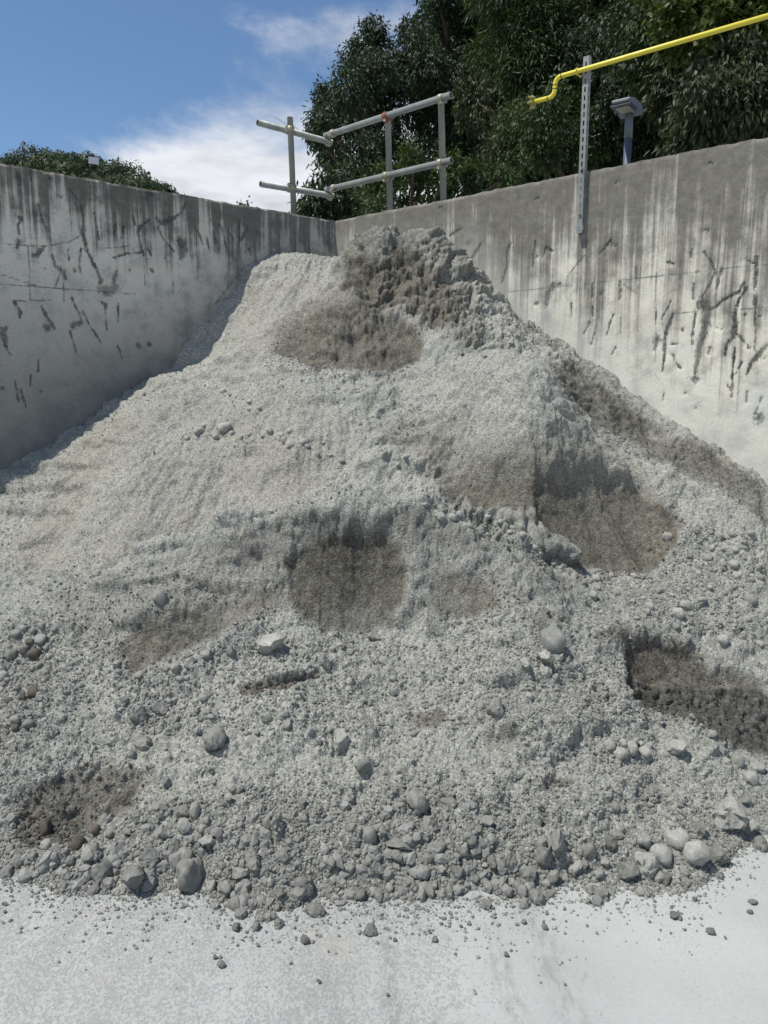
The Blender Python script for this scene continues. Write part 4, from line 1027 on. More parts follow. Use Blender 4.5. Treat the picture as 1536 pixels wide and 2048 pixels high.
def hill_h(x, y):
    top = np.interp(x * HD / np.maximum(y, HD * 0.75), hz[:, 0], hz[:, 1]) - 3.3
    return np.maximum(top, 0) * sstep(60, HD + 4, y) * (1 - 0.75 * sstep(HD + 25, 330, y)) - 0.6


HZ = hill_h(HX, HY_) + 1.2 * fbm(HX, HY_, 0.08, 3, 0.5, 9)
I2 = np.arange(HX.size).reshape(HX.shape)
hm = mesh_np('hill', np.stack([HX, HY_, HZ], -1).reshape(-1, 3), np.stack([I2[:-1, :-1], I2[1:, :-1], I2[1:, 1:], I2[:-1, 1:]], -1).reshape(-1, 4), True)
tag(link('hill', hm, M['hill']), kind='structure')


def leaf_quads(C, Dr, L, Wd, rs, fold=0.25, up=None):
    """folded diamond leaves: C base points, Dr unit directions, L length, Wd half width -> verts (n*4,3)"""
    n = len(C); up = rs.normal(size=(n, 3)) * 0.6 + [0, 0, 1.0] if up is None else up + rs.normal(size=(n, 3)) * 0.25
    S = np.cross(Dr, up); S /= np.linalg.norm(S, axis=1, keepdims=True) + 1e-9
    N = np.cross(S, Dr); m = C + Dr * (0.45 * L)[:, None]
    dn = N * (fold * Wd)[:, None]
    Vv = np.stack([C, m + S * Wd[:, None] - dn, C + Dr * L[:, None] - N * (0.15 * L)[:, None], m - S * Wd[:, None] - dn], 1)
    return Vv.reshape(-1, 3)


def leaf_mesh(name, Vv, tone):
    n = len(Vv) // 4; b_ = np.arange(n)[:, None] * 4
    Fq = np.concatenate([b_ + [0, 1, 2], b_ + [0, 2, 3]])
    me = mesh_np(name, Vv, Fq); set_attr(me, 'tone', np.repeat(tone, 4)); return me


rs = np.random.RandomState(77)
allV, allT = [], []
for gx in np.arange(-100, -28, 4.0):
    for gy in np.arange(88, 160, 4.6):
        x = gx + rs.uniform(-1.8, 1.8); y = gy + rs.uniform(-2, 2); z = float(hill_h(np.array(x), np.array(y)))
        if z < 3: continue
        ppx, ppy = proj(x, y, z + 3.5)
        if y < 141 and 155 < ppx < 220 and ppy < 350: continue
        R = 1.9 + 3.4 * rs.rand() ** 2; n = int(250 * R)
        dirs = rs.normal(size=(n, 3)); dirs /= np.linalg.norm(dirs, axis=1, keepdims=True); dirs[:, 2] = np.abs(dirs[:, 2]) * 1.0 - 0.25
        bump_ = 1 + 0.22 * np.sin(dirs[:, 0] * 7 + gx) * np.cos(dirs[:, 1] * 6 + gy)
        C = np.array([x, y, z + R * 0.2]) + dirs * (R * bump_ * rs.uniform(0.75, 1.05, n))[:, None] * [1, 1, 0.95]
        Dr = np.cross(dirs, rs.normal(size=(n, 3))) + dirs * 0.25; Dr /= np.linalg.norm(Dr, axis=1, keepdims=True)
        allV.append(leaf_quads(C, Dr, rs.uniform(0.28, 0.6, n), rs.uniform(0.12, 0.26, n), rs, 0.25, dirs)); allT.append(np.clip(rs.rand() * 0.7 + rs.rand(n) * 0.35, 0, 1))
fm = leaf_mesh('far_woodland', np.concatenate(allV), np.concatenate(allT))
tag(link('far_woodland', fm, M['leaf_far']), 'dark green woodland covering the distant hill', 'woodland', kind='stuff')
# the board in the wood
HBD = 138.0
bq = [at(177, 313, HBD), at(198, 316, HBD), at(198, 330, HBD), at(177, 327, HBD)]
bc = sum(bq) / 4; bw = bq[1] - bq[0]; bh = bq[0] - bq[3]
root = empty('hill_board', (float(bc[0]), float(bc[1]), float(hill_h(np.array(bc[0]), np.array(bc[1]))))); tag(root, 'blank white board standing among the trees on the distant hill', 'board')
rz = float(bc[2]) - root.location.z; wv, hv = Vector(bw), Vector(bh); nv = wv.cross(hv).normalized()
bm = bmesh.new(); Mb = Matrix.Translation((0, 0, rz)) @ Matrix((wv.normalized(), nv, hv.normalized())).transposed().to_4x4()
box_bm(bm, Mb, wv.length, 0.12, hv.length, 0.02); bm_obj('panel', bm, M['panel'], root)
for s in (-0.35, 0.35):
    bm = bmesh.new(); p = wv * s + Vector((0, 0.15, 0)); tube_bm(bm, [p + Vector((0, 0, -1.0)), p + Vector((0, 0, rz))], 0.07, 8); bm_obj('leg', bm, M['lampdark'], root)

# ------------------------------------------------------------------ trees and shrubs behind the walls
def grow(name, label, cat, px, D, clumps, mat, leafL=0.082, leafW=0.0135, twigs=84, per=27, droop=0.9, seed=0, group=None, depth=0.9, trunk=0.10, tone=(0.0, 1.0)):
    """clumps: (px, py, radius in photo pixels[, distance offset]); a trunk with a limb to every clump"""
    rs = np.random.RandomState(seed); base = at(px, 700, D); base[2] = 0
    root = empty(name, (float(base[0]), float(base[1]), 0.0)); tag(root, label, cat, group)
    Vs, Ts = [], []; limbs = []
    for c in clumps:
        dd = D + (c[3] if len(c) > 3 else rs.uniform(-depth, depth))
        ce = at(c[0], c[1], dd); R = c[2] * dd / FPX; limbs.append((ce, R))
        nt = max(8, int(twigs * (R / 0.42) ** 1.6)); u = rs.normal(size=(nt, 3)); u /= np.linalg.norm(u, axis=1, keepdims=True)
        tw_ = ce + u * (R * rs.uniform(0.35, 1.08, nt) ** 0.7)[:, None] * [1, 1, 1.05]
        out = np.repeat(u, per, 0); n = nt * per; ttone = np.repeat(rs.rand(nt), per)
        C = np.repeat(tw_, per, 0) + rs.normal(size=(n, 3)) * (0.075 * leafL / 0.12)
        Dr = out * rs.uniform(0.2, 0.9, n)[:, None] + rs.normal(size=(n, 3)) * 0.42 + np.array([0, 0, -droop]) * rs.uniform(0.4, 1.2, n)[:, None]
        Dr /= np.linalg.norm(Dr, axis=1, keepdims=True)
        Vs.append(leaf_quads(C, Dr, leafL * rs.uniform(0.6, 1.15, n), leafW * rs.uniform(0.7, 1.25, n), rs))
        Ts.append(np.clip(tone[0] + (tone[1] - tone[0]) * (0.55 * ttone + 0.45 * rs.rand(n)), 0, 1))
    Vv = np.concatenate(Vs) - np.array([base[0], base[1], 0])
    link('crown', leaf_mesh('crown', Vv, np.concatenate(Ts)), mat, root)
    zc = np.array([l[0][2] for l in limbs]); zt = float(np.percentile(zc, 80))
    bm = bmesh.new(); fork = 0.4 * zt
    kx, ky = rs.uniform(-.12, .12, 2)
    tp = [Vector((0, 0, -0.05)), Vector((kx * .5, ky * .5, fork * .5)), Vector((kx, ky, fork)), Vector((kx * .4, ky * 1.3, (fork + zt) / 2)), Vector((0, 0, zt))]
    tube_bm(bm, tp, [trunk * 1.25, trunk * 1.05, trunk * .9, trunk * .6, trunk * .25], 9)
    bm_obj('trunk', bm, M['bark'], root)
    for ce, R in limbs:
        e = Vector(ce - base); zs = min(max(e.z - 0.5 - 0.35 * math.hypot(e.x, e.y), 0.15), zt * 0.95)
        f = np.interp(zs, [q.z for q in tp], range(5)); i = min(int(f), 3); s = tp[i].lerp(tp[i + 1], f - i)
        bm = bmesh.new(); m_ = s.lerp(e, 0.5) + Vector((rs.uniform(-.06, .06), rs.uniform(-.06, .06), 0.05))
        tube_bm(bm, [s, m_, e, e + (e - m_) * 0.3], [trunk * 0.42, trunk * 0.3, trunk * 0.17, trunk * 0.05], 6); bm_obj('limb', bm, M['bark'], root)
    return root


def mass(x0, x1, y0, y1, r, n, seed):
    g = np.random.RandomState(seed); out = []
    for _ in range(n): out.append((g.uniform(x0, x1), g.uniform(y0, y1), g.uniform(r * 0.7, r * 1.25)))
    return out


GT = 'evergreen trees behind the wall'
grow('evergreen_tree', 'dark conical evergreen tree standing free beside the cloudy sky', 'tree', 735, 13.0,
     [(747, 62, 22), (738, 92, 30), (765, 110, 28), (715, 130, 34), (752, 145, 40), (785, 165, 26), (700, 180, 40), (668, 205, 34), (648, 190, 18), (740, 200, 44), (785, 215, 30), (650, 240, 30), (695, 250, 46),
      (755, 265, 44), (640, 275, 22), (665, 290, 32), (720, 310, 42), (790, 290, 30), (640, 268, 24), (690, 350, 28), (655, 318, 16), (770, 330, 44), (735, 370, 40)], M['leaf_dark'], seed=1, group=GT, trunk=0.13, twigs=98)
grow('evergreen_shrub', 'loose evergreen bush spilling over the corner where the walls meet', 'shrub', 650, 9.6,
     [(640, 395, 30), (622, 425, 22), (660, 375, 26), (690, 400, 34), (672, 432, 26), (715, 420, 34), (645, 360, 16), (700, 370, 26), (612, 440, 14)], M['leaf_dark'], leafL=0.10, seed=2, depth=0.35, trunk=0.05)
grow('evergreen_tree', 'tall dark evergreen tree rising past the frame behind the scaffold rails', 'tree', 890, 14.0,
     [(905, -10, 50), (880, 12, 26), (948, 30, 50), (860, 55, 34), (822, 70, 24), (900, 80, 52), (838, 100, 34), (812, 120, 18), (960, 100, 52), (862, 140, 42), (830, 165, 26), (910, 150, 54), (970, 170, 52),
      (850, 200, 34), (900, 220, 52), (955, 235, 50), (870, 270, 44), (920, 290, 50), (860, 320, 40), (960, 310, 50), (830, 240, 20)], M['leaf_dark'], seed=3, group=GT, trunk=0.15, twigs=98)
grow('bamboo_clump', 'feathery dark green foliage with narrow leaves above the yellow pipe elbow', 'tree', 1060, 12.5,
     mass(985, 1130, -50, 130, 50, 18, 4) + mass(1000, 1120, 120, 240, 44, 9, 5), M['leaf_mid'], leafL=0.15, leafW=0.011, seed=4, group=GT, droop=0.55, tone=(0, .9))
grow('evergreen_tree', 'brownish olive tree with hanging leaves behind the end of the yellow pipe', 'tree', 1020, 11.5,
     mass(950, 1110, 190, 330, 46, 16, 6) + mass(980, 1130, 320, 400, 34, 6, 7), M['leaf_olive'], seed=5, group=GT, droop=1.0)
grow('leafy_shrub', 'fresh green feathery shrub behind the lower scaffold rail', 'shrub', 820, 8.6,
     [(735, 385, 30), (770, 360, 32), (800, 385, 34), (840, 350, 34), (760, 410, 24), (870, 375, 32), (905, 345, 28), (925, 370, 28), (960, 350, 30), (990, 370, 28), (945, 385, 24), (820, 320, 22), (1020, 345, 24), (880, 400, 20)],
     M['leaf_mid'], leafL=0.075, leafW=0.014, seed=6, depth=0.4, trunk=0.05, droop=0.3, per=30, tone=(.25, 1))
grow('evergreen_tree', 'dense dark tree directly behind the floodlight', 'tree', 1250, 11.2,
     mass(1150, 1340, 60, 230, 54, 17, 8) + mass(1170, 1330, 220, 320, 44, 9, 9), M['leaf_dark'], seed=7, group=GT)
grow('evergreen_tree', 'dark tree filling the gap between floodlight and slotted upright', 'tree', 1140, 10.6,
     mass(1060, 1230, 200, 330, 46, 15, 10), M['leaf_mid'], seed=8, group=GT, droop=0.8, tone=(0, .75))
grow('evergreen_tree', 'tall tree crowned above the middle of the yellow pipe', 'tree', 1240, 13.2,
     mass(1120, 1370, -70, 110, 62, 22, 11), M['leaf_olive'], seed=9, group=GT)
grow('evergreen_tree', 'olive tree with long drooping leaves hanging over the weathered wall top', 'tree', 1430, 8.6,
     mass(1350, 1560, 150, 300, 62, 20, 12), M['leaf_olive'], leafL=0.10, leafW=0.0145, seed=10, group=GT, droop=1.2)
grow('vine_tree', 'yellowish green vine covered tree above the end of the yellow pipe', 'tree', 1480, 8.9,
     mass(1395, 1580, -60, 130, 66, 18, 13), M['leaf_vine'], leafL=0.085, leafW=0.028, seed=11, group=GT, droop=0.6)
grow('evergreen_tree', 'dark tree beside the vine covered one under the yellow pipe', 'tree', 1350, 10.0,
     mass(1290, 1430, -40, 170, 54, 18, 14), M['leaf_mid'], seed=12, group=GT, tone=(0, .8))
for k, (px, lab) in enumerate(((940, 'shadowy tree deep behind the tall dark evergreen'), (1090, 'shadowy tree deep behind the feathery foliage'), (1240, 'shadowy tree deep behind the floodlight tree'), (1390, 'shadowy tree deep behind the yellow pipe'), (1530, 'shadowy tree deep behind the vine covered one'))):
    D = 16.5 - k * 0.6
    grow('evergreen_tree', lab, 'tree', px, D, mass(px - (30 if k == 0 else 110), px + 110, -80, 330, 66, 24, 20 + k), M['leaf_dark'], leafL=0.17, leafW=0.035, twigs=26, per=20, seed=30 + k, group=GT, tone=(0, .5))
for px, py, lab in ((486, 414, 'small tuft of leaves peeping over the shaded wall near the rails'),):
    grow('wall_sprig', lab, 'plant', px, 8.2, [(px - 10, py + 3, 4, 0), (px, py, 4, 0.03), (px + 11, py + 4, 4, -0.03)], M['leaf_mid'], leafL=0.05, leafW=0.010, twigs=60, per=5, seed=50 + int(px), trunk=0.012, droop=0.2)

# ------------------------------------------------------------------ stones
def stone_mesh(name, kind, seed, sub=3):
    rs = np.random.RandomState(seed); bm = bmesh.new(); bmesh.ops.create_icosphere(bm, subdivisions=sub, radius=1.0)
    P = np.array([v.co[:] for v in bm.verts])
    if kind == 'angular':
        for _ in range(9):
            n = rs.normal(size=3); n /= np.linalg.norm(n); c = rs.uniform(0.30, 0.66)
            d = P @ n; k = d > c; P[k] -= np.outer(d[k] - c, n) * 0.97
        P *= rs.uniform(0.8, 1.2, 3); rough_ = 0.085
    elif kind == 'clod':
        for _ in range(5):
            n = rs.normal(size=3); n /= np.linalg.norm(n); c = rs.uniform(0.55, 0.85); d = P @ n; k = d > c; P[k] -= np.outer(d[k] - c, n) * 0.8
        rough_ = 0.16
    else:
        for _ in range(3):
            n = rs.normal(size=3); n /= np.linalg.norm(n); c = rs.uniform(0.7, 0.9); d = P @ n; k = d > c; P[k] -= np.outer(d[k] - c, n) * 0.7
        P *= [1, rs.uniform(0.75, 0.95), rs.uniform(0.65, 0.85)]; rough_ = 0.075
    ph = rs.uniform(0, 6, (6, 3)); fr_ = rs.uniform(1.5, 4.5, (6, 3)); amp = 1 / np.linalg.norm(fr_, axis=1)
    nz = sum(a * np.prod(np.sin(P * f + p), axis=1) for a, f, p in zip(amp, fr_, ph))
    P = P * (1 + nz * (0.22 if kind == 'angular' else 0.55))[:, None] + rs.normal(size=P.shape) * rough_ * 0.5
    P -= (P.max(0) + P.min(0)) / 2; P /= np.abs(P).max(0)
    for v, p in zip(bm.verts, P): v.co = p
    me = bpy.data.meshes.new(name); bm.to_mesh(me); bm.free()
    for p in me.polygons: p.use_smooth = kind != 'angular'
    return me


SM = {}
for kd in ('round', 'angular', 'clod'):
    for i in range(7): SM[kd, i] = stone_mesh('%s_stone' % kd, kd, 100 + 13 * i + len(kd), 3)
MESHES = {}


def stone_data(kd, i, mat):
    if (kd, i, mat) not in MESHES:
        me = SM[kd, i].copy(); me.materials.append(M[mat]); MESHES[kd, i, mat] = me
    return MESHES[kd, i, mat]


srng = random.Random(42)
placed = []


def stone(name, px, py, wpx, hpx, kd, mat, label, cat='stone', group=None, sink=0.40):
    p = hit(px, py + hpx * 0.28)
    if p is None: return None
    D = p[1]; sx = 0.5 * wpx * D / FPX * 1.02; sz = 0.5 * hpx * D / FPX * 1.2; sy = 0.5 * (sx + sz)
    o = bpy.data.objects.new(name, stone_data(kd, srng.randrange(7), mat)); COL.objects.link(o)
    x, y = float(p[0]), float(p[1]) + sy * 0.25
    o.location = (x, y, max(hgt(x, y), 0) + sz * (1 - 2 * sink)); o.scale = (sx, sy, sz)
    o.rotation_euler = (srng.uniform(-.25, .25), srng.uniform(-.2, .2), srng.uniform(-.5, .5) + (math.pi if srng.random() < .5 else 0))
    tag(o, label, cat, group); placed.append((px, py, max(wpx, hpx) * 0.5)); return o


# stones with a look of their own
for a in [
    (1453, 1630, 88, 62, 'angular', 'white', 'big pale angular boulder, largest stone at the heap foot'),
    (1355, 1676, 58, 48, 'round', 'white', 'whitish stone tucked just above the two white rounded boulders'),
    (1390, 1710, 58, 52, 'round', 'white', 'lumpy white rounded boulder at the heap foot beside a paler slab'),
    (1323, 1711, 48, 38, 'round', 'white', 'smaller white rounded stone touching the lumpy white boulder'),
    (265, 1763, 72, 56, 'angular', 'rock', 'dark flat-topped angular block lying on the floor at the heap foot'),
    (378, 1750, 58, 76, 'clod', 'rock', 'dark upright block at the heap foot beside the flat-topped block'),
    (200, 1740, 56, 42, 'angular', 'rock', 'grey block behind the dark flat-topped block'),
    (185, 1777, 32, 26, 'angular', 'rock', 'small dark chunk on the floor beside the flat-topped block'),
    (540, 1294, 76, 50, 'angular', 'white', 'flat whitish slab fragment lying below the dark brown scoop'),
    (1106, 1286, 56, 60, 'round', 'rock', 'smooth grey disc-like stone above a small white stone'),
    (1090, 1325, 32, 36, 'angular', 'white', 'small bright white stone below the grey disc-like stone'),
    (798, 1694, 74, 26, 'angular', 'rock', 'long thin dark slab jutting from the lower slope'),
    (836, 1605, 50, 54, 'clod', 'pebble', 'big rounded pale clod half buried in the lower slope'),
    (1073, 1794, 36, 36, 'clod', 'rock', 'dark crumbly clod lying alone at the edge of the clean floor'),
    (278, 1434, 36, 42, 'angular', 'rock', 'dark block leaning over a hollow in the lower slope'),
    (282, 1484, 62, 36, 'angular', 'rock', 'dark tilted slab just below the leaning block'),
    (425, 1487, 56, 46, 'clod', 'rock', 'square grey clod half buried beside the dark tilted slab'),
    (320, 1195, 30, 28, 'round', 'pebble', 'single round pebble on the smooth grey slope above the tan scoop'),
    (448, 857, 30, 20, 'round', 'white', 'largest pale pebble of the pebble row on the shelf'),
    (155, 1682, 27, 40, 'round', 'brown', 'upright brown oval stone below the brown hollow'),
    (188, 1660, 26, 36, 'round', 'brown', 'second brown oval stone below the brown hollow'),
    (90, 1654, 25, 42, 'round', 'brown', 'brown stone stuck in the brown hollow'),
    (740, 1862, 32, 24, 'clod', 'rock', 'flat grey clod lying on the driven-over floor'),
    (1475, 1520, 30, 30, 'round', 'pebble', 'pale round stone in the dark granular scoop'),
]:
    stone('stone', *a)

FOOT_A = [(372, 1712, 40, 32), (240, 1700, 48, 36), (415, 1695, 42, 36), (610, 1770, 42, 52), (505, 1720, 46, 46), (755, 1740, 32, 28), (1293, 1724, 46, 50), (1260, 1742, 46, 46), (1120, 1700, 40, 55), (1088, 1715, 36, 42),
          (1023, 1720, 32, 42), (990, 1732, 32, 28), (793, 1720, 30, 26), (863, 1650, 44, 32), (970, 1645, 36, 32), (630, 1820, 46, 28), (885, 1787, 16, 26), (973, 1810, 24, 22), (558, 1848, 24, 22), (1440, 1712, 50, 40), (1350, 1497, 46, 44),
          (720, 1790, 34, 28), (680, 1765, 30, 34), (560, 1790, 30, 30), (1180, 1700, 30, 34), (915, 1745, 34, 32), (1500, 1655, 40, 36), (1525, 1690, 34, 34), (330, 1660, 34, 30), (300, 1710, 38, 32), (90, 1690, 30, 26), (345, 1695, 36, 30),
          (1400, 1660, 30, 26), (1225, 1690, 30, 32), (480, 1745, 34, 30), (875, 1720, 32, 26), (940, 1700, 30, 28), (1060, 1750, 32, 24), (1150, 1745, 32, 28), (1330, 1755, 30, 24), (1490, 1600, 30, 26)]
FOOT_R = [(365, 1622, 31, 26), (390, 1618, 21, 36), (308, 1612, 30, 30), (322, 1632, 18, 18), (222, 1665, 30, 26), (188, 1697, 26, 24), (192, 1717, 28, 24), (225, 1718, 30, 26), (368, 1650, 38, 26), (450, 1780, 34, 34), (472, 1808, 28, 38),
          (432, 1810, 16, 20), (422, 1772, 22, 30), (50, 1750, 38, 30), (35, 1725, 30, 26), (65, 1715, 18, 25), (88, 1732, 30, 26), (10, 1745, 30, 30), (10, 1645, 22, 20), (740, 1668, 34, 36), (662, 1732, 26, 26), (608, 1632, 23, 26), (595, 1730, 18, 18),
          (512, 1670, 18, 16), (1288, 1685, 32, 34), (845, 1745, 32, 30), (1200, 1750, 24, 20), (1168, 1735, 21, 20), (1093, 1767, 22, 14), (1003, 1777, 16, 18), (1230, 1620, 21, 18), (1503, 1555, 30, 28), (1513, 1532, 36, 26), (1440, 1752, 22, 16),
          (405, 1660, 20, 22), (395, 1690, 16, 16), (412, 1640, 14, 16), (300, 1655, 20, 18), (20, 1700, 26, 24), (120, 1745, 22, 20), (140, 1720, 20, 20), (108, 1712, 18, 18), (540, 1765, 24, 22), (520, 1800, 22, 22), (490, 1775, 20, 18), (555, 1815, 18, 18),
          (650, 1700, 20, 22), (700, 1740, 20, 20), (780, 1775, 20, 18), (820, 1790, 18, 16), (900, 1690, 20, 20), (950, 1760, 22, 20), (1035, 1770, 20, 18), (1130, 1755, 18, 16), (1210, 1725, 20, 18), (1370, 1745, 18, 14), (1420, 1735, 20, 16)]
FLOOR = [(472, 1857, 20, 17), (512, 1855, 20, 17), (610, 1882, 22, 17), (442, 1930, 20, 14), (430, 1915, 12, 9), (870, 1880, 13, 12), (1048, 1845, 13, 10), (1090, 1855, 15, 12), (1350, 1832, 25, 14), (1423, 1865, 20, 14), (1390, 1799, 11, 9), (1508, 1805, 20, 10),
         (1013, 1910, 13, 10), (1360, 1838, 12, 9), (938, 1848, 10, 8), (1500, 1825, 14, 8), (790, 1880, 9, 8), (775, 1990, 9, 8), (640, 1965, 9, 7), (1480, 1690, 10, 8), (860, 1865, 8, 6), (922, 1853, 8, 7)]
SLOPE_R = [(1240, 1507, 31, 26), (1263, 1502, 26, 28), (1220, 1490, 21, 24), (1248, 1487, 18, 17), (1270, 1482, 15, 15), (1290, 1505, 28, 22), (1282, 1488, 14, 14), (1300, 1490, 14, 12)]
SHELF = [(390, 862, 17, 14), (405, 868, 16, 14), (428, 866, 14, 12), (415, 857, 12, 10), (380, 872, 14, 11), (470, 868, 14, 11), (500, 866, 12, 10), (520, 870, 13, 11), (545, 865, 17, 14), (560, 872, 18, 15), (575, 862, 13, 11), (585, 893, 18, 16), (600, 884, 18, 15),
         (570, 880, 16, 13), (612, 895, 14, 12), (630, 905, 13, 11), (448, 782, 14, 11), (470, 800, 10, 9), (495, 800, 13, 11), (505, 812, 10, 9), (515, 820, 10, 9), (660, 912, 11, 9), (690, 918, 12, 9), (640, 885, 10, 8), (485, 872, 11, 9), (398, 855, 10, 8)]
CREST = [(880, 1038, 22, 15), (905, 1035, 18, 14), (918, 1033, 14, 12), (975, 1055, 16, 11), (1000, 1050, 14, 10), (820, 955, 10, 9), (812, 918, 14, 11), (795, 930, 9, 8), (940, 1050, 13, 10), (1020, 1062, 14, 10), (1045, 1078, 16, 12), (1070, 1095, 14, 10), (850, 1010, 12, 9)]
MID = [(320, 1415, 40, 30), (670, 1455, 23, 25), (682, 1480, 40, 40), (730, 1527, 44, 28), (1055, 1335, 26, 26), (460, 1305, 16, 26), (655, 1330, 14, 34), (585, 1305, 16, 14), (750, 1272, 30, 18), (990, 1415, 36, 40), (1092, 1345, 26, 24), (700, 1280, 16, 12), (380, 1330, 22, 20)]
def size_word(w_): return 'walnut-sized' if w_ < 20 else 'egg-sized' if w_ < 33 else 'fist-sized'


def foot_place(x, y):
    if y < 1600: return 'at the edge of the dark granular scoop' if x > 1400 else 'beside the tight white pebble cluster'
    for lim, wd in ((150, 'below the brown hollow'), (440, 'among the dark angular blocks'), (700, 'where the heap foot bulges onto the floor'), (1010, 'near the long thin dark slab'), (1230, 'behind the lone dark crumbly clod')):
        if x < lim: return wd
    return 'around the white rounded boulders'


for i, (x, y, a, b_) in enumerate(FOOT_A):
    stone('stone', x, y, a, b_, 'angular' if i % 3 else 'clod', 'rock' if i % 2 else 'grain', '%s %s %s %s' % (size_word(a), 'angular' if i % 3 else 'crumbly', 'dark grey block' if i % 2 else 'pale grey block', foot_place(x, y)), group='angular blocks along the heap foot')
for i, (x, y, a, b_) in enumerate(FOOT_R):
    stone('stone', x, y, a, b_, 'round' if i % 3 == 1 else 'clod', 'pebble' if i % 3 else 'grain', '%s %s %s' % (size_word(a), 'rounded pale cobble' if i % 3 else 'rough rounded greyish cobble', foot_place(x, y)), group='rounded cobbles along the heap foot')
for x, y, a, b_ in FLOOR: stone('stone', x, y, a, b_, 'clod', 'rock', 'loose %s lying apart on the %s' % ('stone' if a > 17 else 'little stone' if a > 11 else 'tiny chip', 'smooth white dusted floor' if x > 1000 else 'speckled driven-over floor'), group='loose stones on the floor', sink=0.2)
for x, y, a, b_ in SLOPE_R: stone('stone', x, y, a, b_, 'round', 'white', 'rounded pebble in the tight white cluster beside the dark granular scoop', group='white pebble cluster')
for x, y, a, b_ in SHELF: stone('stone', x + srng.uniform(-7, 7), y + srng.uniform(-7, 7), a * srng.uniform(0.7, 1.15), b_ * srng.uniform(0.75, 1.15), 'round', 'white', '%s pebble in the %s' % ('plump pale' if a > 15 else 'small pale' if a > 11 else 'tiny pale', 'short upper trail above the pebble row' if y < 840 else 'tail of the pebble row dropping into the gully' if x > 605 else 'pebble row resting on the middle shelf'), group='pebble row on the shelf')
for x, y, a, b_ in CREST: stone('stone', x, y, a, b_, 'round', 'white', '%s pale pebble in the gully %s' % ('plump' if a > 15 else 'small', 'above the front ridge crest' if y < 1045 and x < 930 else 'at the foot of the olive brown face'), group='pebbles in the gully')
for i, (x, y, a, b_) in enumerate(MID): stone('stone', x, y, a, b_, 'clod' if i % 2 else 'angular', 'grain' if i % 3 else 'rock', '%s grey clod half buried in the slope %s' % (size_word(a), 'beside the grey disc-like stone' if x > 950 else 'around the flat whitish slab' if y < 1400 and x > 430 else 'below the small rusty ledge' if x > 600 else 'near the dark leaning block'), group='clods in the lower front slope')


def scatter(n, zones, kd, mats, smin, smax, label, group):
    c = 0; tries = 0
    while c < n and tries < n * 30:
        tries += 1; x0, y0, x1, y1 = srng.choice(zones); x = srng.uniform(x0, x1); y = srng.uniform(y0, y1)
        s = smin + (smax - smin) * srng.random() ** 2
        if any((x - a) ** 2 + (y - b_) ** 2 < (s * 0.45 + r * 0.8) ** 2 for a, b_, r in placed): continue
        mt = srng.choice(mats); lb_ = label(x, y, s, mt) if callable(label) else label
        if stone('stone', x, y, s * srng.uniform(0.9, 1.25), s * srng.uniform(0.7, 1.0), kd, mt, lb_, group=group): c += 1


scatter(44, [(1180, 1150, 1330, 1250), (1330, 1060, 1530, 1250), (1250, 1140, 1530, 1290)], 'round', ['white', 'pebble'], 11, 24, lambda x, y, s, mt: '%s %s pebble on the stony right flank %s' % ('plump' if s > 17 else 'small' if s > 13 else 'tiny', 'whitish' if mt == 'white' else 'grey', 'beside the olive brown face' if x < 1340 else 'just above the dark granular scoop' if y > 1200 else 'below the damp strip along the wall'), 'pebbles on the right flank')
scatter(22, [(0, 1280, 70, 1460), (20, 1250, 110, 1340)], 'round', ['pebble', 'grain', 'pebble', 'grain', 'pebble', 'brown'], 14, 30, lambda x, y, s, mt: '%s rounded %s stone in the %s pebbly streak above the brown hollow' % ('large' if s > 21 else 'small', {'pebble': 'pale', 'grain': 'grey', 'brown': 'brown'}[mt], 'upper' if y < 1350 else 'lower'), 'stones in the left streak')
scatter(16, [(270, 1300, 420, 1440)], 'round', ['pebble', 'grain'], 10, 22, lambda x, y, s, mt: '%s %s pebble gathered above the dark leaning block' % ('plump' if s > 15 else 'small', 'pale' if mt == 'pebble' else 'grey'), 'pebbles above the leaning block')

# ------------------------------------------------------------------ finer gravel, beyond counting: points instanced with small stones
def rocky(px, py):
    v = 0.12 + 0.75 * sstep(1500, 1740, py)
    v = np.maximum(v, 0.9 * np.exp(-((py - (872 + 0.02 * (px - 380))) / 16) ** 2) * (px > 360) * (px < 660))
    v = np.maximum(v, 0.9 * (poly_sd(px, py, [(1190, 1150), (1370, 1050), (1540, 1080), (1540, 1290), (1300, 1230)]) > 0))
    v = np.maximum(v, 0.8 * np.exp(-((py - (842 + (px - 1180) * 0.565)) / 12) ** 2) * (px > 1150))
    v = np.maximum(v, 0.8 * (poly_sd(px, py, [(-20, 1260), (110, 1230), (100, 1480), (-20, 1520)]) > 0))
    v = np.maximum(v, 0.7 * (poly_sd(px, py, [(850, 985), (1020, 1040), (1200, 1150), (1180, 1170), (980, 1080), (850, 1040)]) > 0))
    v = np.maximum(v, 0.7 * (poly_sd(px, py, [(920, 630), (1010, 600), (1130, 690), (1060, 720), (940, 690)]) > 0))
    v = np.maximum(v, 0.6 * (poly_sd(px, py, [(230, 1300), (450, 1270), (1100, 1290), (1300, 1440), (400, 1480), (240, 1440)]) > 0))
    for arc in ARCS:
        arc = np.array(arc, float); d = np.full(px.shape, 1e9)
        for a, b_ in zip(arc, arc[1:]):
            e_ = b_ - a; u = np.clip(((px - a[0]) * e_[0] + (py - 7 - a[1]) * e_[1]) / (e_ @ e_), 0, 1); d = np.minimum(d, np.hypot(px - a[0] - u * e_[0], py - 7 - a[1] - u * e_[1]))
        v = np.maximum(v, 0.85 * np.exp(-(d / 9) ** 2))
    return v


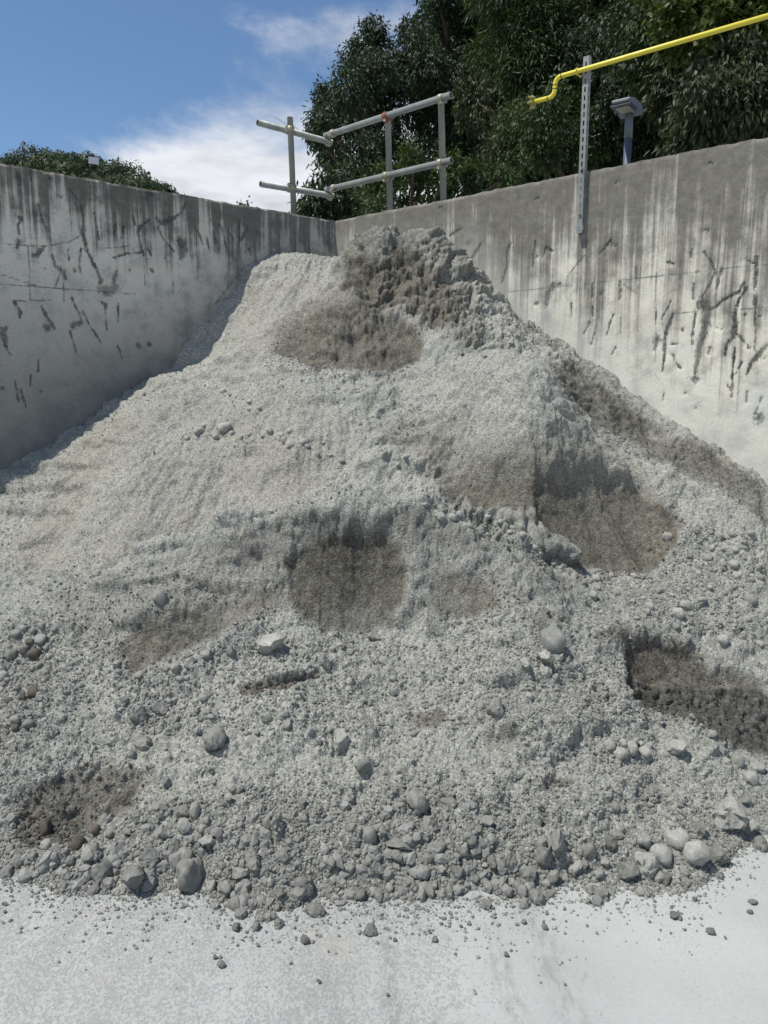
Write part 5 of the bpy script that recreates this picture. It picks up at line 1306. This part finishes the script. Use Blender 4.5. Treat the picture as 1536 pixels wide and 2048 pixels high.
ARCS = [[(530, 698), (570, 712), (620, 728), (680, 746), (735, 749), (790, 742), (835, 720)], [(1072, 1097), (1150, 1130), (1215, 1143), (1300, 1130), (1345, 1085), (1362, 1046)],
        [(575, 1192), (610, 1236), (660, 1256), (740, 1263), (782, 1240), (808, 1200)], [(265, 1352), (300, 1332), (380, 1292), (470, 1246), (562, 1196)], [(860, 1230), (950, 1238), (1012, 1216)], [(1262, 1392), (1300, 1422), (1380, 1454), (1440, 1484)]]


def sample_surface(n, seed):
    rs = np.random.RandomState(seed)
    fi = rs.uniform(4, NR - 3, n); fj = rs.uniform(NO + 1, NO + NC - 3, n)
    i = fi.astype(int); j = fj.astype(int); a = fi - i; b_ = fj - j
    f = lambda A: (A[i, j] * (1 - a) + A[i + 1, j] * a) * (1 - b_) + (A[i, j + 1] * (1 - a) + A[i + 1, j + 1] * a) * b_
    return f(XX), f(YY), f(Z), f(PXX), f(PYY), f(np.clip(moist_shade, 0, 1)), np.maximum(f(smoothz), 1.15 * f(steep)), rs


def gravel_nodes(name, mat, seed):
    ng = bpy.data.node_groups.new(name, 'GeometryNodeTree')
    ng.interface.new_socket('Geometry', in_out='INPUT', socket_type='NodeSocketGeometry'); ng.interface.new_socket('Geometry', in_out='OUTPUT', socket_type='NodeSocketGeometry')
    N = ng.nodes; Lk = ng.links; gi = N.new('NodeGroupInput'); go = N.new('NodeGroupOutput'); jn = N.new('GeometryNodeJoinGeometry')
    for k in range(4):
        ic = N.new('GeometryNodeMeshIcoSphere'); ic.inputs['Radius'].default_value = 1.0; ic.inputs['Subdivisions'].default_value = 2 if k < 2 else 1
        nz = N.new('ShaderNodeTexNoise'); nz.noise_dimensions = '4D'; nz.inputs['W'].default_value = k * 3.7 + seed; nz.inputs['Scale'].default_value = 0.9; nz.inputs['Detail'].default_value = 2
        ps = N.new('GeometryNodeInputPosition'); Lk.new(ps.outputs[0], nz.inputs['Vector'])
        sb = N.new('ShaderNodeVectorMath'); sb.operation = 'SUBTRACT'; sb.inputs[1].default_value = (0.5, 0.5, 0.5); Lk.new(nz.outputs['Color'], sb.inputs[0])
        ml = N.new('ShaderNodeVectorMath'); ml.operation = 'SCALE'; ml.inputs['Scale'].default_value = 1.5; Lk.new(sb.outputs[0], ml.inputs[0])
        sp = N.new('GeometryNodeSetPosition'); Lk.new(ic.outputs['Mesh'], sp.inputs['Geometry']); Lk.new(ml.outputs[0], sp.inputs['Offset'])
        sm = N.new('GeometryNodeSetMaterial'); sm.inputs['Material'].default_value = mat; Lk.new(sp.outputs[0], sm.inputs[0])
        gg = N.new('GeometryNodeGeometryToInstance'); Lk.new(sm.outputs[0], gg.inputs[0]); Lk.new(gg.outputs[0], jn.inputs[0])
    ip = N.new('GeometryNodeInstanceOnPoints'); Lk.new(gi.outputs[0], ip.inputs['Points']); Lk.new(jn.outputs[0], ip.inputs['Instance']); ip.inputs['Pick Instance'].default_value = True

    def na(nm, typ):
        q_ = N.new('GeometryNodeInputNamedAttribute'); q_.data_type = typ; q_.inputs['Name'].default_value = nm; return q_.outputs[0]
    Lk.new(na('variant', 'INT'), ip.inputs['Instance Index']); Lk.new(na('size', 'FLOAT_VECTOR'), ip.inputs['Scale'])
    er = N.new('FunctionNodeEulerToRotation'); Lk.new(na('turn', 'FLOAT_VECTOR'), er.inputs[0]); Lk.new(er.outputs[0], ip.inputs['Rotation'])
    Lk.new(ip.outputs[0], go.inputs[0]); return ng


def gravel(name, P, R, mat, label, seed):
    rs = np.random.RandomState(seed); n = len(P); me = bpy.data.meshes.new(name); me.vertices.add(n); me.vertices.foreach_set('co', P.astype(np.float32).ravel())
    a = me.attributes.new('variant', 'INT', 'POINT'); a.data.foreach_set('value', rs.randint(0, 4, n).astype(np.int32))
    a = me.attributes.new('size', 'FLOAT_VECTOR', 'POINT'); a.data.foreach_set('vector', (R[:, None] * rs.uniform(0.7, 1.2, (n, 3)) * [1, 1, 0.85]).astype(np.float32).ravel())
    a = me.attributes.new('turn', 'FLOAT_VECTOR', 'POINT'); a.data.foreach_set('vector', rs.uniform(0, 6.28, (n, 3)).astype(np.float32).ravel())
    me.update(); o = link(name, me); md = o.modifiers.new('gravel', 'NODES'); md.node_group = gravel_nodes(name, mat, seed)
    tag(o, label, 'gravel', kind='stuff'); return o


x, y, z, px_, py_, mo_, sm_, rs = sample_surface(330000, 3)
ok = (z > 0.002) & (x * nL[0] + y * nL[1] > G0[:2] @ nL[:2]) & (x * nR[0] + y * nR[1] > G0[:2] @ nR[:2])
dens_ = np.clip(0.10 + 1.3 * fbm(x, y, 2.3, 4, 0.6, 8) + 0.45 * rocky(px_, py_), 0.06, 1) * np.clip(1 - 0.85 * sm_, 0.04, 1) * (1 - 0.6 * mo_) * (0.30 + 0.70 * np.maximum(sstep(3.6, 2.9, y), np.minimum(1, 1.3 * rocky(px_, py_))))
ok &= rs.rand(len(x)) < dens_
x, y, z, mo_, px_, py_ = (v[ok] for v in (x, y, z, mo_, px_, py_))
R = (0.0030 + 0.0052 * rs.rand(len(x)) ** 2.4)
damp = mo_ > 0.12 + 0.5 * rs.rand(len(mo_))  # dark grains: damp faces and the painted crest shade
P = np.stack([x, y, z + R * 0.2], 1)
gravel('loose_gravel', P[~damp], R[~damp], M['grain'], 'pale grey fine gravel strewn over the whole heap', 1)
gravel('damp_gravel', P[damp], R[damp], M['clod'], 'damp brown fine gravel in the dug faces', 2)
x, y, z, px_, py_, mo_, sm_, rs = sample_surface(90000, 5)
ok = (z > 0.0) & (x * nL[0] + y * nL[1] > G0[:2] @ nL[:2] + .02) & (x * nR[0] + y * nR[1] > G0[:2] @ nR[:2] + .02)
ok &= rs.rand(len(x)) < 0.34 * rocky(px_, py_) ** 1.6 * np.clip(0.35 + 2.6 * fbm(x, y, 2.4, 3, 0.6, 61), 0.08, 1.6) * np.clip(1 - 0.8 * sm_, 0, 1) * (1 - 0.8 * (mo_ > 0.5))
x, y, z, py_ = (v[ok] for v in (x, y, z, py_))
R = (0.006 + 0.016 * rs.rand(len(x)) ** 3.4) * np.where(py_ > 1450, 1.0 + 0.25 * sstep(1550, 1750, py_), 0.9)
gravel('small_stones', np.stack([x, y, z + R * 0.25], 1), R, M['pebble'], 'pale thumb-sized stones in the stony parts of the heap', 3)
# crumbs on the floor in front
rs = np.random.RandomState(9); n = 7000
cxp = rs.uniform(-60, 1600, n); toe = np.interp(cxp, [v[0] for v in TOE], [v[1] for v in TOE]); cyp = toe + rs.exponential(30, n) - 10
k = cyp < 2120; fp = np.array([atz(a, b_, 0.0) for a, b_ in zip(cxp[k], cyp[k])]); R = 0.0011 + 0.0055 * rs.rand(len(fp)) ** 4.5
fp[:, 2] = R * 0.4
gravel('floor_crumbs', fp, R, M['grain'], 'scattered gravel crumbs on the floor in front of the heap', 4)
